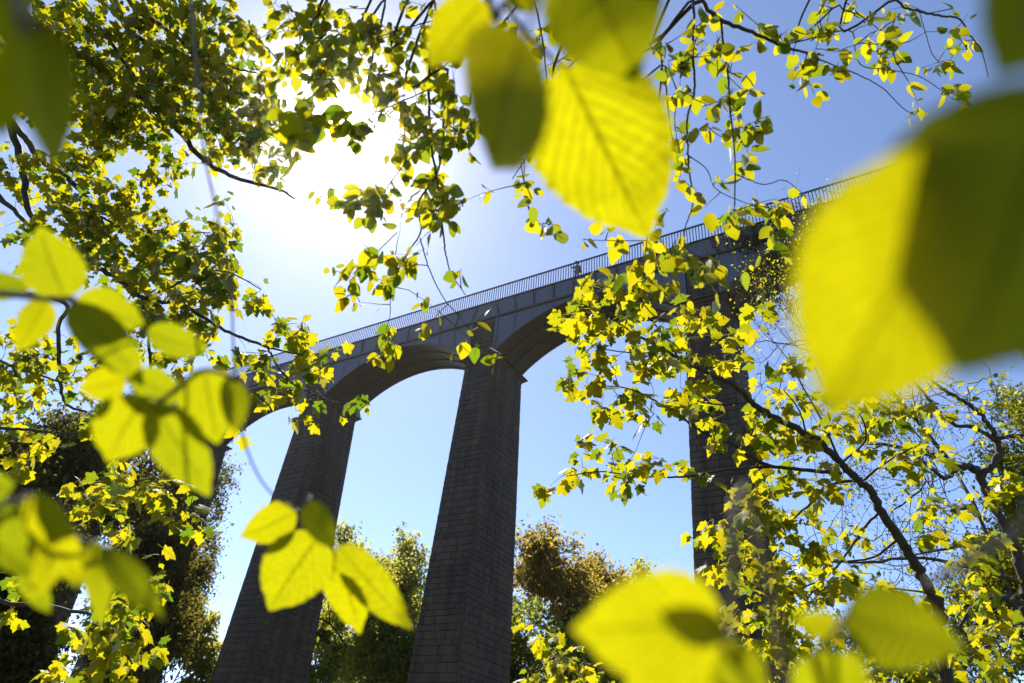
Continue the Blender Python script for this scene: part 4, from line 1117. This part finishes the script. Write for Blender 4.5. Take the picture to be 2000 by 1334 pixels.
# ------------------------------------------------------------------ blurred twigs close to the lens
def big_leaf_mesh(w, seed, curl=0.12, asym=0.06, tint=None):
    r = random.Random(seed)
    NT, NW = 104, 6
    v, f, uv = [], [], []
    nv = 11.0
    for i in range(NT + 1):
        t = i / NT
        h = 0.56 * w * max(math.sin(math.pi * t ** .74), 0) ** .72 * (1 - .18 * t)
        if t > .80: h *= 1 - .45 * ((t - .80) / .20) ** .8 * (1 if t < 1 else 1)
        bend = asym * math.sin(t * 2.6)
        for j in range(-NW, NW + 1):
            a = j / NW
            hh = h
            if abs(j) == NW:
                tooth = ((t * 26 + (0.3 if j > 0 else 0)) % 1.0)
                hh = h * (1 + 0.13 * (1 - tooth)) + (0.006 if 0 < i < NT else 0)
                if (t * 8.6) % 1 < .2: hh *= 1.06
            tt_ = t + 0.02 * abs(a) * math.sin(math.pi * t)
            phase = (t - 0.42 * abs(a)) * nv
            pleat = 0.005 * math.sin(phase * 2 * math.pi) * min(1, abs(a) * 3) * math.sin(math.pi * t)
            z = -curl * t * t + (0.10 * abs(a) * h + pleat + 0.02 * math.sin(5 * t + seed) * a) * (1 if curl > .015 else .25)
            v.append((bend + a * hh, tt_, z)); uv.append((a, t))
    W = 2 * NW + 1
    for i in range(NT):
        for j in range(W - 1):
            f.append((i * W + j, i * W + j + 1, (i + 1) * W + j + 1, (i + 1) * W + j))
    me = bpy.data.meshes.new('leaf'); me.from_pydata(v, [], f)
    l = me.uv_layers.new(name='UVMap')
    for p in me.polygons:
        for li in p.loop_indices:
            l.data[li].uv = uv[me.loops[li].vertex_index]
    a = me.attributes.new('tint', 'FLOAT', 'POINT'); a.data.foreach_set('value', [(r.uniform(.45, .75) if tint is None else tint + r.uniform(-.1, .1))] * len(v))
    me.polygons.foreach_set('use_smooth', [True] * len(f))
    me.materials.append(M_BIGLEAF); me.update()
    return me
M_STEM = plain('green_brown_stem', (0.12, 0.085, 0.05), 0.6, 0.2, 40)
seedc = [0]
def place_big(root, bpx, tpx, wpx, d, b, flip=1, tint=None):
    mid = at((bpx[0] + tpx[0]) / 2, (bpx[1] + tpx[1]) / 2, d)
    v = unit(C - mid); ms = -SD
    th = math.acos(max(-1, min(1, float(v @ ms))))
    al = math.acos(b)
    axis = np.cross(ms, v); axis = unit(axis)
    n = ms * math.cos(al) + np.cross(axis, ms) * math.sin(al)
    def hit(p):
        r = ray(*p); return C + r * (((mid - C) @ n) / (r @ n))
    B, T = hit(bpx), hit(tpx)
    Lr = np.linalg.norm(T - B)
    y = unit(T - B); x = np.cross(y, n)
    # picture width of a unit step across the blade
    p0 = np.array(proj(mid)[:2]).ravel(); p1 = np.array(proj(mid + x * .01)[:2]).ravel()
    ax = unit(np.array([tpx[0] - bpx[0], tpx[1] - bpx[1]])); perp = np.array([-ax[1], ax[0]])
    k = max(abs((p1 - p0) @ perp) / .01, 1)
    w = min(max(wpx / k / Lr, .30), 1.05)
    seedc[0] += 1
    me = big_leaf_mesh(w, seedc[0], curl=random.uniform(.02, .12) if b > .1 else .01, asym=random.uniform(-.05, .05), tint=tint)
    o = bpy.data.objects.new('leaf', me); COL.objects.link(o); o.parent = root
    M = frame(B, y, n * flip, Lr); M[:3, 3] -= np.array(root.location)
    o.matrix_basis = Matrix(M.tolist())
    return B
def fg_twig(label, stems, leaves, d, group='twigs close to the lens', tint=None):
    loc = stems[0][0][0]
    root = empty('leafy_twig', loc, label, 'twig', group)
    for pts, r0, r1 in stems:
        if len(pts) > 4: pts = [pts[0], pts[0] * .5 + pts[1] * .5, pts[1] + unit(pts[0] - pts[1]) * .2] + list(pts[1:])
        mb = MB(); sp = spline(pts, 6); mb.tube(sp, np.linspace(r0, r1, len(sp)), 7); mb.build('stem', M_STEM, root, smooth=True)
    for (b, t, w, dd, br) in leaves:
        B = place_big(root, b, t, w, dd, br, 1, tint)
        S_ = np.concatenate([spline(p, 6) for p, _, _ in stems])
        k = int(np.argmin(np.sum((S_ - B) ** 2, 1)))
        if np.linalg.norm(S_[k] - B) > .004:
            mid = (S_[k] + B) / 2 + UP * .1 * np.linalg.norm(S_[k] - B)
            pet = MB(); pet.tube(spline([S_[k], mid, B], 4), .0009, 6); pet.build('petiole', M_STEM, root, smooth=True)
    return root
OH = TT - UP * 1.2
fg_twig('blurred twig at top centre with one sharp veined yellow leaf', [
    ([OH, at(900, -420, 1.2), at(945, -60, .5), at(985, 10, .48), at(1025, 60, .48), at(1075, 110, .49), at(1105, 135, .50)], .004, .001), ([at(985, -10, .46), at(1060, -60, .45), at(1130, -95, .40)], .0012, .0009)],
    [((1103, 130), (1268, 470), 245, .50, .95), ((1022, 66), (942, 338), 172, .30, .42), ((948, 2), (842, 135), 100, .46, .85), ((1130, -120), (1240, 158), 250, .33, .4), ((1000, -50), (1045, 28), 62, .45, .5)], .45)
fg_twig('very large blurred yellow leaf half covered by a dark green leaf at right', [
    ([OH + R0 * 1.2, at(2700, -250, 1.0), at(2450, 120, .26), at(2230, 200, .18), at(2100, 260, .168), at(1955, 300, .162)], .004, .001)],
    [((1955, 300), (1625, 825), 390, .162, .80), ((2062, 150), (1852, 728), 560, .14, .06)], .2)
fg_twig('almost black blurred leaf cut by the top right corner', [
    ([OH + R0 * 1.3, at(2550, -520, .9), at(2250, -150, .2), at(2050, -60, .16)], .004, .001)], [((2085, -110), (1945, 150), 190, .155, .04)], .16)
gl_ = lambda p: np.array([p[0], p[1], 0.0])
S0 = at(-700, 1700, 1.2)
fg_twig('blurred bright twig of many leaves at left centre, spread over the maple', [
    ([gl_(S0), S0 + UP * .4, at(-260, 560, .60), at(-20, 572, .55), at(110, 585, .52), at(150, 592, .52), at(205, 670, .52), at(250, 735, .52), at(300, 790, .52), at(390, 725, .52), at(470, 742, .52)], .004, .0016)],
    [((128, 582), (82, 440), 110, .52, .9), ((150, 585), (285, 632), 78, .53, .9), ((-60, 560), (70, 558), 52, .56, .75), ((92, 588), (35, 685), 66, .55, .7), ((137, 595), (282, 750), 80, .50, .78), ((288, 648), (412, 680), 56, .55, .85), ((246, 742), (150, 758), 62, .52, .9), ((258, 735), (365, 775), 66, .52, .88), ((283, 775), (212, 905), 118, .50, .96), ((299, 792), (408, 972), 95, .50, .9), ((398, 718), (425, 868), 108, .52, .93), ((455, 738), (462, 840), 50, .5, .35)], .52, tint=.34)
S1 = at(-600, 1800, 1.0)
fg_twig('blurred twig in the lower left with narrow drooping leaves', [
    ([gl_(S1), S1 + UP * .3, at(-200, 1000, .50), at(0, 985, .43), at(60, 968, .42), at(130, 1040, .42), at(190, 1062, .42), at(250, 1085, .42)], .004, .0009)],
    [((20, 985), (52, 1075), 62, .40, .8), ((62, 965), (165, 1145), 58, .40, .85), ((-30, 1040), (92, 1130), 40, .42, .6), ((120, 1040), (60, 1170), 58, .42, .7), ((-50, 960), (30, 945), 60, .42, .8), ((185, 1060), (205, 1212), 56, .40, .6), ((202, 1068), (330, 1200), 52, .40, .14), ((140, 1050), (150, 1150), 36, .43, .85), ((40, 1120), (95, 1200), 45, .44, .8)], .42, tint=.26)
fg_twig('twig hanging on a long thin stem before the piers with serrated yellow leaves', [
    ([OH - R0 * .6, at(360, -260, 1.1), at(378, 60, .74), at(398, 290, .74), at(420, 400, .74), at(450, 560, .73), at(456, 680, .73), at(470, 830, .72), at(500, 920, .71), at(540, 972, .70), at(600, 1010, .70), at(630, 1048, .70), at(653, 1080, .70)], .0014, .0010)],
    [((577, 998), (466, 1048), 66, .70, .9), ((600, 982), (657, 1070), 52, .56, .74), ((628, 1042), (527, 1198), 118, .69, .95), ((648, 1080), (700, 1245), 74, .75, .93), ((662, 1068), (808, 1230), 64, .72, .8)], .70, tint=.38)
S2 = at(1700, 2300, .9)
fg_twig('blurred twig along the bottom right with one broad yellow leaf', [
    ([gl_(S2), S2 * .5 + gl_(S2) * .5, at(1560, 1460, .32), at(1420, 1275, .27), at(1395, 1258, .27)], .003, .0014), ([at(1560, 1460, .32), at(1600, 1300, .29), at(1645, 1210, .28), at(1655, 1195, .28)], .0014, .0009)],
    [((1412, 1222), (1118, 1235), 205, .26, .95), ((1402, 1275), (1225, 1430), 190, .285, .88), ((1418, 1240), (1285, 1190), 64, .252, .6), ((1408, 1255), (1500, 1395), 92, .26, .5), ((1648, 1198), (1880, 1262), 140, .27, .30), ((1600, 1268), (1645, 1410), 130, .28, .85), ((1645, 1228), (1545, 1208), 50, .29, .7)], .27, tint=.42)
fg_twig('very blurred olive leaves in the top left corner', [
    ([OH - R0 * 1.0, at(-250, -380, .8), at(-20, -70, .26), at(25, 40, .25), at(40, 70, .25)], .004, .001)],
    [((-10, -60), (72, 110), 100, .24, .25), ((45, 55), (140, 330), 125, .24, .22), ((20, 85), (8, 275), 84, .25, .75)], .24)
S3 = at(2250, 1300, .7)
fg_twig('pale bare twig blurred diagonally near the right edge', [
    ([gl_(S3), S3 + UP * .05, at(2080, 985, .30), at(1990, 1038, .28), at(1900, 1088, .27), at(1812, 1142, .27)], .004, .0016)], [], .27)

# ------------------------------------------------------------------ added scattering volume standing in for lens glare round the sun
hm = bpy.data.materials.new('thin_glare'); hm.use_nodes = True
ht = hm.node_tree; ht.nodes.clear()
ho = ht.nodes.new('ShaderNodeOutputMaterial'); pv = ht.nodes.new('ShaderNodeVolumePrincipled')
pv.inputs['Color'].default_value = (1, .97, .92, 1); pv.inputs['Density'].default_value = 0.0004; pv.inputs['Anisotropy'].default_value = 0.984
ht.links.new(pv.outputs[0], ho.inputs['Volume'])
hb = MB(); hb.box((-1700, -1700, -3.0), (1800, 1700, 46.0))
hz_ = hb.build('glare_volume', hm, kind='stuff')
